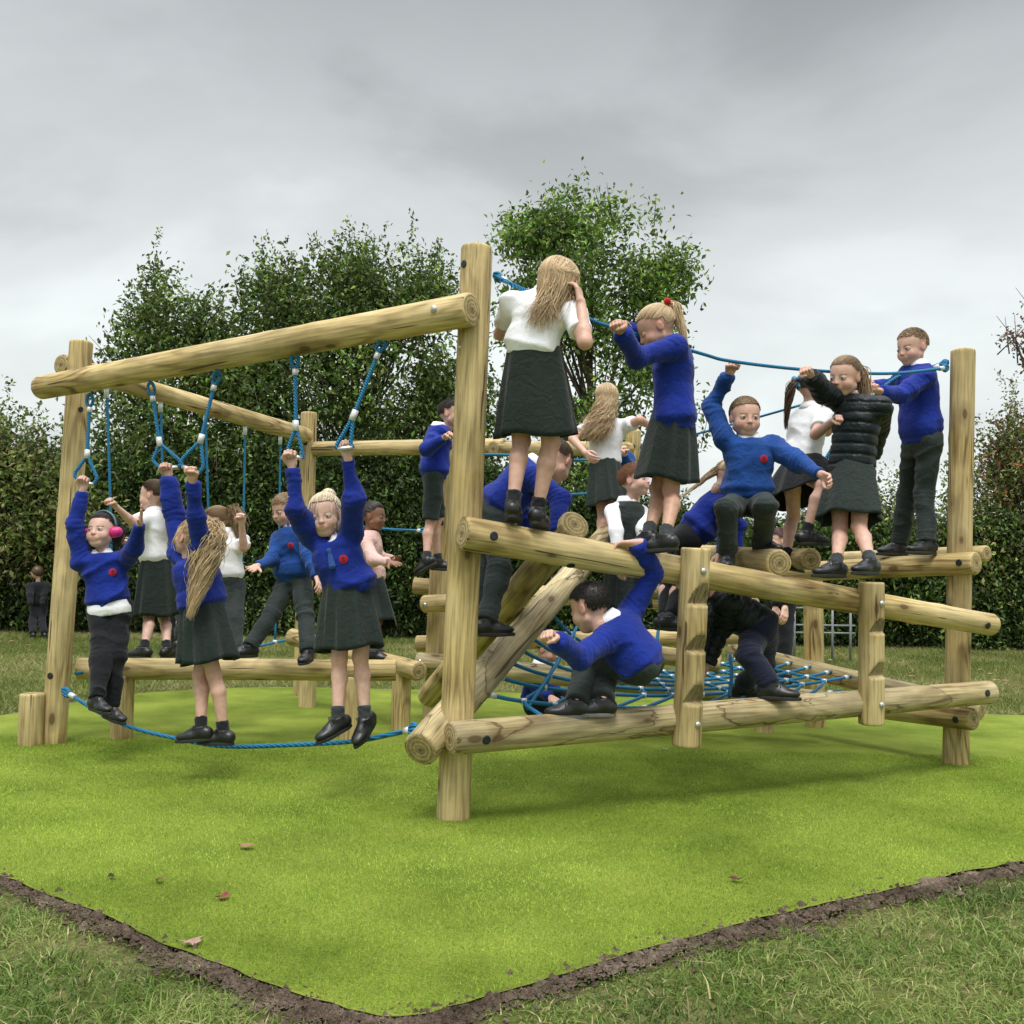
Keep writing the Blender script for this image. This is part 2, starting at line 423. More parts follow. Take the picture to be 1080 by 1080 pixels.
def ropemat():
    m, nt, b = NM('blue_rope')
    tc = nd(nt, 'ShaderNodeTexCoord')
    w = nd(nt, 'ShaderNodeTexWave', bands_direction='DIAGONAL', Scale=42.0, Distortion=0.6, Detail=1.0); lk(nt, tc, 'Object', w, 'Vector')
    n = nd(nt, 'ShaderNodeTexNoise', Scale=260.0, Detail=2.0); lk(nt, tc, 'Object', n, 'Vector')
    r = ramp(nt, [(.1, (.003, .075, .20)), (.6, (.006, .20, .42)), (1, (.02, .30, .55))]); lk(nt, w, 'Fac', r, 'Fac')
    r2 = ramp(nt, [(.3, .75), (.7, 1.1)]); lk(nt, n, 'Fac', r2, 'Fac')
    c = mixc(nt, (r, 0), (r2, 0), 1.0, 'MULTIPLY'); nt.links.new(c.outputs[2], b.inputs['Base Color'])
    b.inputs['Roughness'].default_value = .65; bump(nt, (w, 'Fac'), b, .6, .004)
    return m
M['rope'] = ropemat()
def barkmat():
    m, nt, b = NM('bark')
    tc = nd(nt, 'ShaderNodeTexCoord'); mp = nd(nt, 'ShaderNodeMapping'); mp.inputs['Scale'].default_value = (14, 14, 3); lk(nt, tc, 'Object', mp, 'Vector')
    n = nd(nt, 'ShaderNodeTexNoise', Scale=1.0, Detail=6.0); lk(nt, mp, 0, n, 'Vector')
    r = ramp(nt, [(.3, (.03, .022, .015)), (.7, (.14, .11, .08))]); lk(nt, n, 'Fac', r, 'Fac'); lk(nt, r, 0, b, 'Base Color')
    b.inputs['Roughness'].default_value = .9; bump(nt, (n, 'Fac'), b, .6, .02)
    return m
M['bark'] = barkmat()
def groundmat(name, cols, sc1, sc2, bumpd):
    m, nt, b = NM(name)
    tc = nd(nt, 'ShaderNodeTexCoord')
    n1 = nd(nt, 'ShaderNodeTexNoise', Scale=float(sc1), Detail=6.0, Roughness=.6); lk(nt, tc, 'Object', n1, 'Vector')
    n2 = nd(nt, 'ShaderNodeTexNoise', Scale=float(sc2), Detail=5.0, Roughness=.7); lk(nt, tc, 'Object', n2, 'Vector')
    r1 = ramp(nt, [(.32, cols[0]), (.5, cols[1]), (.68, cols[2])]); lk(nt, n1, 'Fac', r1, 'Fac')
    r2 = ramp(nt, [(.3, .5), (.7, 1.35)]); lk(nt, n2, 'Fac', r2, 'Fac')
    c = mixc(nt, (r1, 0), (r2, 0), 1.0, 'MULTIPLY'); nt.links.new(c.outputs[2], b.inputs['Base Color'])
    b.inputs['Roughness'].default_value = .9; b.inputs['Specular IOR Level'].default_value = .15
    bump(nt, (n2, 'Fac'), b, .8, bumpd)
    return m
M['turf'] = groundmat('artificial_turf', [(.13, .19, .020), (.23, .30, .040), (.32, .39, .06)], 1.6, 130, .02)
M['lawn'] = groundmat('lawn', [(.07, .09, .02), (.14, .16, .04), (.24, .21, .10)], 2.2, 60, .03)
M['soil'] = groundmat('bare_soil', [(.10, .07, .05), (.20, .15, .11), (.32, .25, .19)], 7, 70, .05)
# ------------------------------------------------------------------ head and hand templates (unit: head height 1, hand length 1)
CR_C = np.array([0, -.055, .115]); CR_R = np.array([.355, .435, .385])
def head_template(smile=0., h=.0155):
    f = Field()
    f.ell(CR_C, CR_R, k=.05)
    f.ell((0, .085, -.12), (.268, .305, .345), k=.12)
    f.ell((0, .235, -.385), (.085, .085, .075), k=.13)
    for s in (-1, 1):
        f.ell((s*.165, .225, -.185), (.115, .125, .12), k=.10)
        f.cone((s*.225, .02, -.25), (s*.09, .22, -.38), .075, .065, k=.1)
    for s in (-1, 1): f.ell((s*.142, .435, -.03), (.080, .075, .052), k=.06, op='s')
    for s in (-1, 1): f.ell((s*.142, .318, -.03), (.078, .073, .062), k=.015)
    f.cone((0, .370, -.02), (0, .425, -.135), .022, .034, k=.06)
    f.ell((0, .435, -.142), (.036, .034, .030), k=.03)
    for s in (-1, 1): f.ell((s*.042, .412, -.150), (.026, .030, .022), k=.02)
    f.ell((0, .355, -.262), (.115, .055, .075), k=.06)
    f.ell((0, .400, -.246), (.058, .018, .014), k=.016)
    f.ell((0, .394, -.282), (.050, .022, .018), k=.016)
    for s in (-1, 1):
        f.ell((s*.345, -.03, -.055), (.032, .080, .115), rot=np.array(Matrix.Rotation(s*.25, 3, 'Z')), k=.02)
        f.ell((s*.385, -.005, -.045), (.016, .042, .070), k=.02, op='s')
    f.cone((0, -.07, -.2), (0, -.09, -.50), .175, .160, k=.08)
    V, Q = f.mesh(h)
    return V, Q
def head_colours(V, skin, lip, brow, iris, smile=0.):
    C = np.tile(np.array(skin, float), (len(V), 1))
    x, y, z = V.T; ax = np.abs(x); fr = y > .2
    def blend(m, c, a=1.0):
        m = np.clip(m, 0, 1)[:, None]*a; C[:] = C*(1-m)+np.array(c)*m
    rosy = np.array(skin)*np.array([1.0, .74, .72])
    blend(np.exp(-(((ax-.19)/.09)**2+((z+.18)/.08)**2))*(y > .15), rosy, .5)
    blend(np.exp(-((x/.05)**2+((z+.14)/.04)**2))*(y > .38), rosy, .45)
    blend(np.exp(-(((ax-.022)/.014)**2+((z+.168)/.010)**2))*(y > .38), np.array(skin)*.35, .7)
    blend((ax > .33)*(z < .12)*1.0, rosy, .5)
    zl = z+.264-smile*3.4*x*x; wl = .085+.022*smile
    blend((1-((x/wl)**2+(zl/.034)**2))*3*fr, lip, .75)
    if smile: blend((1-((x/.055)**2+((zl-.002)/.011)**2))*3*fr*(y > .3), (.60, .56, .50), .9)
    blend((1-((x/(wl*1.02))**2+((zl-.013*smile)/.005)**2))*2*fr*(y > .3), np.array(lip)*.3, .8)
    for s in (-1, 1):
        ex = x-s*.142; ez = z+.030
        blend(np.exp(-((ex/.09)**2+((ez-.01)/.05)**2))*fr, np.array(skin)*.72, .45)
        blend((1-((ex/.066)**2+(ez/.029)**2))*4*fr, (.52, .50, .48))
        blend((1-((ex/.031)**2+(ez/.031)**2))*5*fr*(np.abs(ez) < .028), iris)
        blend((1-((ex/.013)**2+(ez/.013)**2))*5*fr, (.01, .01, .01))
        lid = np.abs(ez-.031*np.sqrt(np.clip(1-(ex/.078)**2, 0, 1)))
        blend((1-lid/.012)*3*fr*(np.abs(ex) < .074)*(ez > -.004), np.array(brow)*.25, .85)
        bz = z-.066+.9*(ax-.14)**2
        blend((1-np.abs(bz)/.017)*3*fr*(ax > .06)*(ax < .225), brow, .7)
    return C
HEADV, HEADQ = head_template(0.)
HEADV2, HEADQ2 = (HEADV, HEADQ)

def hand_template(mode):
    f = Field()
    curl = {'grip': (72, 82, 55), 'relax': (22, 28, 18), 'open': (4, 6, 4), 'fist': (80, 95, 60)}[mode]
    f.cone((0, 0, -.22), (0, 0, .05), .155, .15, k=.05)
    for x, z1 in ((-.15, .44), (-.05, .48), (.05, .49), (.15, .46)):
        f.cone((x*.7, 0, .06), (x, 0, z1), .085, .07, k=.06)
    Ls = {-.15: .34, -.05: .42, .05: .45, .15: .41}
    for x, L in Ls.items():
        z1 = {-.15: .44, -.05: .48, .05: .49, .15: .46}[x]
        sp = {'open': .25, 'relax': .12}.get(mode, 0.)
        p = np.array([x*1.12, 0, z1]); a = 0.
        seg = (.42*L*1.05, .32*L*1.05, .26*L*1.05); r = .062
        for sgl, c in zip(seg, curl):
            a += math.radians(c)
            d = np.array([x*sp*3*math.cos(a), math.sin(a), math.cos(a)]); d /= np.linalg.norm(d)
            q = p+d*sgl; f.cone(p, q, r, r*.9, k=.012); p = q; r *= .9
    if mode in ('grip', 'fist'): th = [(.15, .03, .12), (.27, .16, .30), (.17, .30, .42), (.02, .33, .44)]
    elif mode == 'open': th = [(.15, .02, .12), (.33, .07, .30), (.44, .10, .44), (.50, .12, .55)]
    else: th = [(.15, .03, .12), (.27, .12, .32), (.28, .19, .48), (.24, .24, .58)]
    for i in range(3): f.cone(th[i], th[i+1], .085-.015*i, .07-.01*i, k=.03)
    return f.mesh(.026)
HANDS = {m: hand_template(m) for m in ('grip', 'relax', 'open')}

# ------------------------------------------------------------------ shoes (metres, foot length .19; origin at the ankle)
def shoe_meshes():
    f = Field()
    f.cone((0, -.035, -.025), (0, .0, -.02), .031, .033, k=.02)
    f.cone((0, -.03, -.035), (0, .05, -.036), .030, .031, k=.02)
    f.ell((0, .085, -.040), (.037, .062, .024), k=.03)
    f.cone((0, 0, -.02), (0, .002, .012), .034, .036, k=.012, cutb=0)
    f.cone((0, .02, .0), (0, .07, -.022), .020, .018, k=.015)
    V, Q = f.mesh(.0055)
    keep = V[:, 2] > -.062
    V[~keep, 2] = -.062
    up = [(V, [Q], None)]
    for i in range(4):
        y = .022+i*.014; z = .016-i*.0075
        pa = np.array([(-.026, y+.004, z-.012), (-.014, y, z), (.0, y-.002, z+.004), (.014, y, z), (.026, y+.004, z-.012)])
        vv, ff = tubes(pa, .0032, 5); up.append((vv, ff, None))
    vv, ff = tubes(np.array([(-.02, .018, .012), (-.03, .03, .02), (-.018, .04, .012)]), .0025, 4); up.append((vv, ff, None))
    vv, ff = tubes(np.array([(.02, .018, .012), (.03, .03, .02), (.018, .04, .012)]), .0025, 4); up.append((vv, ff, None))
    V, Fc, _ = join(up)
    u = mk('shoe_upper', V, Fc, M['shoe'])
    # sole
    n = 28; pts = []
    for i in range(n):
        a = 2*math.pi*i/n; y = .045+.106*math.sin(a); w = np.interp(y, [-.065, -.04, .03, .09, .151], [.026, .034, .031, .041, .02])
        pts.append((w*math.copysign(abs(math.cos(a))**.7, math.cos(a)), y))
    pts = np.array(pts); rings = []
    for z, s, dz in ((-.054, .97, 0), (-.057, 1.02, 0), (-.068, 1.02, 0), (-.071, .97, 0)):
        rings.append(np.c_[pts[:, 0]*s, (pts[:, 1]-.045)*s+.045, np.full(n, z)])
    V = np.concatenate(rings+[np.array([[0, .045, -.052], [0, .045, -.077]])]); Q = []; T = []
    for j in range(3):
        for i in range(n): Q.append((j*n+i, (j+1)*n+i, (j+1)*n+(i+1) % n, j*n+(i+1) % n))
    for i in range(n): T.append((4*n, i, (i+1) % n)); T.append((4*n+1, 3*n+(i+1) % n, 3*n+i))
    return u, mk('shoe_sole', V, [np.array(Q), np.array(T)], M['sole'], smooth=False), mk('shoe_sole_grey', V, [np.array(Q), np.array(T)], M['grey_sole'], smooth=False)
SHOE_UP, SHOE_SOLE, SHOE_SOLE_G = shoe_meshes()

def unit(v): v = np.asarray(v, float); return v/(np.linalg.norm(v)+1e-12)
def frame(zd, xh):
    """rotation whose z is zd, x near xh"""
    z = unit(zd); x = np.asarray(xh, float); x = x-(x@z)*z
    if np.linalg.norm(x) < 1e-4: x = np.array([1, 0, 0])-z[0]*z
    x = unit(x); return np.stack([x, np.cross(z, x), z], 1)
def m4(Rt, t, s=1.0):
    m = np.eye(4); m[:3, :3] = np.asarray(Rt)*s; m[:3, 3] = t; return Matrix(m.tolist())
def dirv(yaw, pitch=0):
    a, p = R(yaw), R(pitch); return np.array([math.sin(a)*math.cos(p), -math.cos(a)*math.cos(p), -math.sin(p)])

SKINS = {'fair': (.62, .38, .29), 'pale': (.66, .42, .33), 'tan': (.52, .30, .21), 'brown': (.25, .13, .08)}
HAIRC = {'blonde': (.60, .45, .26), 'dblonde': (.50, .36, .20), 'brown': (.075, .042, .022), 'dark': (.018, .012, .009),
         'auburn': (.22, .09, .035), 'platinum': (.66, .56, .38), 'maroon': (.06, .012, .012), 'light': (.25, .16, .08)}

def fold(V, Q, amp, f=22., seed=0, stretch=None):
    N = vnormals(V, Q); P = V.copy()
    rg_ = np.random.default_rng(seed); th = rg_.uniform(-.5, .5); Rt = np.array(Matrix.Rotation(th, 3, 'Y')@Matrix.Rotation(rg_.uniform(-.6, .6), 3, 'X'))
    W_ = (P@Rt)*np.array([.42, .42, 1.0])
    w = W_+.035*np.stack([vnoise(P, 7, seed+1), vnoise(P, 7, seed+2), vnoise(P, 7, seed+3)], 1)
    a = 1-2*np.abs(vnoise(w, f*.62, seed)); a2 = 1-2*np.abs(vnoise(P+.02*vnoise(P, 11, seed+7)[:, None], f*.55, seed+21)); c = vnoise(P, f*1.9, seed+9); lo = vnoise(P, f*.3, seed+31)
    m = .55+.45*vnoise(P, 5, seed+40)
    return V+N*(amp*(m*(1.1*np.sign(a)*np.abs(a)**1.15+.30*a2)+.08*c+.55*lo))[:, None]

def creases(V, Q, pts, amp=.006, per=.024):
    N = vnormals(V, Q); o = np.zeros(len(V))
    for p, ax, rad in pts:
        rel = V-np.array(p); t = rel@ax; dd = np.linalg.norm(rel-t[:, None]*ax, axis=1)
        w = np.exp(-(t/rad)**2)*(dd < rad*1.3); ph = 1.8*vnoise(V, 14, 3)
        o += w*(np.abs(np.sin(t/per*math.pi+ph))**.7-.6)
    return V+N*(amp*o)[:, None]
def curls(paths, amp, freq, seed, locks=46):
    n, m, _ = paths.shape; rg = np.random.default_rng(seed)
    t = np.linspace(0, 1, m)[None, :]; lk_ = rg.integers(0, locks, n)
    ph = rg.uniform(0, 6.28, locks)[lk_][:, None]+rg.normal(0, .5, (n, 1)); fr = (freq*rg.uniform(.8, 1.25, locks))[lk_][:, None]
    L = np.linalg.norm(np.diff(paths, axis=1), axis=2).sum(1)[:, None]
    d = np.stack([np.sin(t*L*fr+ph), np.cos(t*L*fr+ph), .3*np.sin(t*L*fr*1.3+ph)], -1)
    return paths+d*amp*np.minimum(t*3, 1)[..., None]
def lockoff(n, seed, locks=46, tight=.55):
    rg = np.random.default_rng(seed); k = rg.integers(0, locks, n)
    o = rg.normal(0, 1, (locks, 3)); o /= np.maximum(np.linalg.norm(o, axis=1, keepdims=True), .8); return (o[k]+rg.normal(0, tight, (n, 3)))[:, None]

def hairline(D, low=-.30, girl=0):
    """D: unit directions in head space -> True where hair grows"""
    x, y, z = D.T
    lim = np.where(y > .45, .42+.25*(y-.45), np.where(y > .05, .05+.9*(y-.05), low+(.05-low)*np.clip((y+.35)/.4, 0, 1)))
    lim = np.where((np.abs(x) > .85) & (y < .1) & (y > -.25), np.maximum(lim, .12), lim)
    if girl: lim = np.where(y < .5, lim-.13, lim)
    return z > lim
def make_hair(spec, HM, hs, hc, seed):
    """spec: style, colour ... ; HM 3x3 head rotation (x,y face,z up), hs head height, hc head centre"""
    rg = np.random.default_rng(seed); col = np.array(HAIRC[spec['c']]); parts = []
    def W(P): return (P*hs)@HM.T+hc
    def cols(n, m, sides, extra, sp=.30):
        k = np.exp(rg.normal(0, sp, n)); c = col[None]*k[:, None]
        return np.concatenate([np.repeat(c, m*sides, 0), c, c]) if extra else np.repeat(c, m*sides, 0)
    # scalp cap
    nu, nv = 40, 28; D = []
    for j in range(nv+1):
        for i in range(nu):
            a = 2*math.pi*i/nu; b = math.pi*j/nv; D.append((math.sin(b)*math.cos(a), math.sin(b)*math.sin(a), math.cos(b)))
    D = np.array(D); low = spec.get('low', -.35); gl = spec['s'] != 'short'; k = hairline(D, low, gl)
    th = spec.get('th', 1.055)
    V = CR_C+D*CR_R*th; Q = []
    for j in range(nv):
        for i in range(nu):
            q = (j*nu+i, (j+1)*nu+i, (j+1)*nu+(i+1) % nu, j*nu+(i+1) % nu)
            if k[list(q)].all(): Q.append(q)
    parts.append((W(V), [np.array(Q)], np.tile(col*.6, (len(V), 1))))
    st = spec['s']
    def rdirs(n):
        d = rg.normal(size=(n*3, 3)); d /= np.linalg.norm(d, axis=1, keepdims=True); d = d[hairline(d, low, gl)]; return d[:n]
    if st == 'short':
        d = rdirs(3600); m = 4
        comb = np.array(spec.get('comb', (0.25, .5, -.45)))
        t = np.linspace(0, 1, m)[None, :, None]; L = spec.get('len', .20)
        g = comb[None]-(d@comb)[:, None]*d; g = g/(np.linalg.norm(g, axis=1, keepdims=True)+1e-6)
        g = g+rg.normal(0, .3, g.shape); 
        P = d[:, None]+g[:, None]*t*L*rg.uniform(.6, 1.2, (len(d), 1, 1))
        P /= np.linalg.norm(P, axis=2, keepdims=True); P = CR_C+P*CR_R*(1.035+t*rg.uniform(.015, .06, (len(d), 1, 1)))
        rad = np.array([.007, .0075, .006, .002])
        v, fc = tubes(W(P.reshape(-1, 3)).reshape(P.shape), rad*hs, 3, close=False); parts.append((v, fc, cols(len(d), m, 3, False, .25)))
    else:
        if st == 'tail': root = np.array(spec.get('root', (0, -.85, .35)), float)
        elif st == 'bun': root = np.array((0, -.8, .6))
        else: root = None
        if root is not None:
            root /= np.linalg.norm(root); d = rdirs(2000); m = 10; t = np.linspace(0, 1, m)[None, :, None]
            P = d[:, None]*(1-t)+root*t; P = P/(np.linalg.norm(P, axis=2, keepdims=True)+1e-9)
            bul = 1.05+.022*rg.random((len(d), 1, 1))+.03*np.sin(np.pi*t)
            P = CR_C+P*CR_R*bul
            v, fc = tubes(W(P.reshape(-1, 3)).reshape(P.shape), .0065*hs, 3, close=False); parts.append((v, fc, cols(len(d), m, 3, False, .20)))
            rw = W((CR_C+root*CR_R*1.06)[None])[0]; back = unit(HM@root)
            if st == 'tail':
                end = np.array(spec['end'], float); n = int(spec.get('n', 170)*4.0); m = 22
                t = np.linspace(0, 1, m)[None, :, None]; sp = spec.get('spread', .045)*.62
                o = lockoff(n, seed+3)
                c1 = rw+back*.07+np.array([0, 0, -.01]); ln = rg.uniform(.72, 1.04, (n, 1, 1)); tt = t*ln
                P = (1-tt)**2*rw+2*tt*(1-tt)*c1+tt**2*end+o*sp*(.25+np.sin(np.pi*np.clip(tt, 0, 1)**.8)*.75)
                P = curls(P, spec.get('wave', .008), spec.get('freq', 40), seed+3)
                rad = .0019*np.clip(np.minimum(1, (1-np.linspace(0, 1, m))*3+.2), 0, 1)
                v, fc = tubes(P, rad, 3, close=False); parts.append((v, fc, cols(n, m, 3, False, .24)))
            else:
                d = rg.normal(size=(120, 1, 3)); m = 12; a = np.linspace(0, 5, m)[None, :, None]
                u = rg.normal(size=(120, 1, 3)); w_ = np.cross(d, u); d = d/np.linalg.norm(d, axis=2, keepdims=True); w_ /= np.linalg.norm(w_, axis=2, keepdims=True)
                P = rw+back*.02+.035*(d*np.cos(a)+w_*np.sin(a))
                v, fc = tubes(P, .004, 4, close=False); parts.append((v, fc, cols(120, m, 4, False)))
        else:   # loose long hair
            n = spec.get('n', 420)*4; m = 26; d = rdirs(n*3)
            d = d[(d[:, 1] < .35)][:n]; n = len(d); end = np.array(spec['end'], float)
            down = unit(HM.T@np.array([0, 0, -1.])); m1 = 9
            t = np.linspace(0, 1, m1)[None, :, None]
            side = d.copy(); side[:, 1] -= .25; side = side-(side@down)[:, None]*down; side = side/(np.linalg.norm(side, axis=1, keepdims=True)+1e-6)
            back_ = np.array([0, -1., 0]); tgt = side*.75+back_*.25; tgt /= np.linalg.norm(tgt, axis=1, keepdims=True)
            P1 = d[:, None]*(1-t)+tgt[:, None]*t; P1 /= np.linalg.norm(P1, axis=2, keepdims=True)
            P1 = CR_C+P1*CR_R*(1.06+.06*rg.random((n, 1, 1)))
            P1 = W(P1.reshape(-1, 3)).reshape(P1.shape)
            t2 = np.linspace(0, 1, m-m1+1)[1:][None, :, None]; s = P1[:, -1:]; tn = P1[:, -1:]-P1[:, -2:-1]
            e = end+(lockoff(n, seed+4)*1.2)*np.array(spec.get('sp', (.05, .03, .05)))
            ctrl = s+np.array([0, 0, -.09]); P2 = (1-t2)**2*s+2*t2*(1-t2)*ctrl+t2**2*e
            P2 = curls(P2, spec.get('wave', .01), spec.get('freq', 45), seed+4)
            P = np.concatenate([P1, P2], 1)
            rad = .0019*np.clip(np.minimum(1, (1-np.linspace(0, 1, m))*3+.2), 0, 1)
            v, fc = tubes(P, rad, 3, close=False); parts.append((v, fc, cols(n, m, 3, False, .24)))
    if spec.get('wisps'):
        n = 26; d = rg.normal(size=(400, 3)); d /= np.linalg.norm(d, axis=1, keepdims=True)
        d = d[(d[:, 1] > .1) & (d[:, 1] < .8) & (d[:, 2] > .0) & (d[:, 2] < .6)][:n]; n = len(d); t = np.linspace(0, 1, 10)[None, :, None]
        P = CR_C+d[:, None]*CR_R*1.07+t*np.array([0, 0, -.55])+t*(1-t)*d[:, None]*.3
        P = curls(W(P.reshape(-1, 3)).reshape(P.shape), .006, 40, seed+8)
        v, fc = tubes(P, .0018, 3, close=False); parts.append((v, fc, cols(n, 10, 3, False)))
    return join(parts)

def skirt_mesh(waist, hem, lat, fwd, w0, d0, w1, d1, np_, seed, amp=.014):
    nu, nv = 96, 16; rg = np.random.default_rng(seed); rows = []
    ph = rg.uniform(0, 6.28, 4); u = np.arange(nu)*2*math.pi/nu
    ax = hem-waist
    for layer, off in ((0, 0.), (1, -.004)):
        for j in (range(nv+1) if layer == 0 else range(nv, -1, -1)):
            t = j/nv; g = t**.85
            w = w0+(w1-w0)*g+off; dd = d0+(d1-d0)*g+off
            a = amp*(t**.8)
            pl = 1-1.9*np.abs(np.sin(.5*np_*u+ph[0]+.9*np.sin(u*2+ph[1])+t*.3))**1.2+.45*np.sin(u*3+ph[2])
            rr = 1+a*pl/max(w, .05)*1.0
            c = waist+ax*t
            drop = .010*t*np.sin(u*3+ph[3])
            P = c+(w*rr*np.cos(u))[:, None]*lat+(dd*rr*np.sin(u))[:, None]*fwd+drop[:, None]*unit(ax)
            rows.append(P)
    V = np.concatenate(rows); n = len(rows); Q = []
    for j in range(n-1):
        for i in range(nu): Q.append((j*nu+i, j*nu+(i+1) % nu, (j+1)*nu+(i+1) % nu, (j+1)*nu+i))
    return V, np.array(Q)

PEOPLE = []
def person(label, H, d, J, yaw, head, top=('royal',), bottom=('skirt',), hair=None, skin='fair', hyaw=None, feet=None, hands=('relax', 'relax'),
           grip=None, socks='sock', badge=False, smile=0., iris=(.05, .10, .15), group='children playing on and around the climbing frame', low=False, syaw=None, collar=True, tie=False, hem=None, sole=False, cat='child', extras=None, handdir=None, under=False):
    """J: photo positions of the joints (x, y[, sign or forward distance]); L/R are the person's own sides"""
    idx = len(PEOPLE); seed = 100+idx*13; h = .0075 if d < 6.25 else (.011 if d < 8 else .02)
    if low: h = .022
    pel = np.array(at(*J['pel'][:2], J['pel'][2] if len(J['pel']) > 2 else d))
    def solve(root, j, L):
        if len(j) > 2 and not isinstance(j[2], str): return np.array(at(j[0], j[1], j[2]))
        sg = -1 if (len(j) < 3 or j[2] == '-') else 1
        best = None; q = np.array(at(j[0], j[1], root[1])); ray = unit(q-np.array([0, 0, CAM_H]))
        rel = root-q; b = rel@ray; c = rel@rel-L*L; disc = b*b-c
        if disc < 0:
            p = q+ray*b
            ratio = np.linalg.norm(p-root)/L
            if ratio > 1.25: print('LONG', label[:30], j, round(ratio, 2))
            return p
        return q+ray*(b+sg*math.sqrt(disc))
    neck = solve(pel, J['neck'], .275*H)
    if len(J['neck']) < 3: neck = np.array(at(J['neck'][0], J['neck'][1], pel[1]))
    S_ = np.linalg.norm(neck-pel); up = (neck-pel)/S_
    if abs(S_/(.275*H)-1) > .3: print('TORSO', label[:30], round(S_/(.275*H), 2))
    fh = dirv(yaw); fs = dirv(syaw if syaw is not None else yaw)
    lh = np.array([math.cos(R(yaw)), math.sin(R(yaw)), 0]); ls = lh if syaw is None else np.array([math.cos(R(syaw)), math.sin(R(syaw)), 0])
    def orth(v, a): v = v-(v@a)*a*.85; return unit(v)
    lat_s = orth(ls, up); lat_h = unit(lh-(lh@up)*up*.4)
    fwd = unit(np.cross(lat_s, up)) if unit(np.cross(lat_s, up))@fs > 0 else -unit(np.cross(lat_s, up))
    jt = {}
    hw = .048*H; sw = .095*H
    for s, k in ((1, 'L'), (-1, 'R')):
        shp = neck+lat_s*s*sw-up*.045*H
        if 's'+k in J:
            shp = np.array(at(*J['s'+k][:2], (neck+lat_s*s*sw)[1]))
        jt['s'+k] = shp
        jt['e'+k] = solve(shp, J['e'+k], .165*H)
        raised = (jt['e'+k]-shp)@up
        if raised > 0 and 's'+k not in J: jt['s'+k] = shp = shp+up*min(raised*.35, .03*H)
        jt['w'+k] = solve(jt['e'+k], J['w'+k], .145*H)
        jt['h'+k] = pel+lat_h*s*hw-up*.01
        jt['k'+k] = solve(jt['h'+k], J['k'+k], .235*H)
        jt['a'+k] = solve(jt['k'+k], J['a'+k], .225*H)
    root = empty('person', (pel[0], pel[1], min(jt['aL'][2], jt['aR'][2])-.06), label, cat, group)
    PEOPLE.append(root)
    # head
    hs = .168*H if H < 1.4 else .145*H
    hc = np.array(at(head[0], head[1], neck[1]))+ (0 if len(head) < 6 else 1)*np.array([0, head[5] if len(head) > 5 else 0, 0])
    hy, hp, hr = head[2], (head[3] if len(head) > 3 else 0), (head[4] if len(head) > 4 else 0)
    fy = dirv(hy, hp); z0 = np.array([0, 0, 1.])-(fy[2])*fy; z0 = unit(z0)
    # keep the skull above the neck: shift towards the face side a little
    xl = np.cross(fy, z0); zr = z0*math.cos(R(hr))+xl*math.sin(R(hr)); xl = np.cross(fy, zr)
    HM = np.stack([xl, fy, zr], 1)
    tv, tq = (HEADV2, HEADQ2) if smile else (HEADV, HEADQ)
    sc = np.array(SKINS[skin]); hair = hair or {'s': 'short', 'c': 'brown'}
    browc = np.array(HAIRC[hair['c']])*.8*.6+sc*.2
    hcol = head_colours(tv, sc, sc*np.array([.85, .48, .48]), browc, iris, smile)
    if low:
        f = Field(); f.ell(hc, (.4*hs, .45*hs, .5*hs), k=.01); hv, hq = f.mesh(.02); hcol = np.tile(sc, (len(hv), 1))
    else: hv, hq = (tv*hs)@HM.T+hc, tq
    # skin body
    f = Field()
    nk = hc-HM[:, 2]*.42*hs-HM[:, 1]*.10*hs
    f.cone(neck-up*.02*H, nk, .029*H, .029*H, k=.015)
    f.loft(pel, neck, lat_h, lat_s, [-.18, 0, .35, .7, .95, 1.02], [.035*H, .048*H, .058*H, .074*H, .060*H, .024*H], [.028*H, .036*H, .042*H, .048*H, .034*H, .02*H], k=.02)
    for s, k in ((1, 'L'), (-1, 'R')):
        sh, e, w, hp_, kn, an = (jt[c+k] for c in ('s', 'e', 'w', 'h', 'k', 'a'))
        f.cone(neck-up*.045*H, sh, .024*H, .028*H, k=.015)
        f.cone(sh, e, .028*H, .0245*H, k=.015); mid = e*.72+w*.28
        f.cone(e, mid, .0235*H, .0235*H, k=.01); f.cone(mid, w, .0225*H, .016*H, k=.008)
        q_ = hp_*.62+kn*.38; f.cone(pel+(hp_-pel)*.6, q_, .026*H, .038*H, k=.02); f.cone(q_, kn, .038*H, .031*H, k=.015)
        mid = kn*.70+an*.30; side = unit(an-kn); bk = -fh-(-fh@side)*side
        f.ell(kn-bk*.004*H, (.0305*H,)*3, k=.008); f.cone(kn, mid+bk*.009*H, .027*H, .0305*H, k=.012); f.cone(mid+bk*.009*H, an, .0305*H, .0175*H, k=.012)
    bv, bq = f.mesh(h)
    kc = np.tile(sc, (len(bv), 1))
    for k in 'LR':
        dk = np.linalg.norm(bv-jt['k'+k], axis=1); m = np.exp(-(dk/(.045*H))**2)[:, None]*.5; kc = kc*(1-m)+sc*np.array([.95, .72, .68])*m
        dk = np.linalg.norm(bv-jt['e'+k], axis=1); m = np.exp(-(dk/(.035*H))**2)[:, None]*.35; kc = kc*(1-m)+sc*np.array([.95, .72, .68])*m
    kc = kc*(1+.06*vnoise(bv, 18, seed))[:, None]
    parts = [(bv, [bq], kc), (hv, [hq], hcol)]
    hl = .105*H
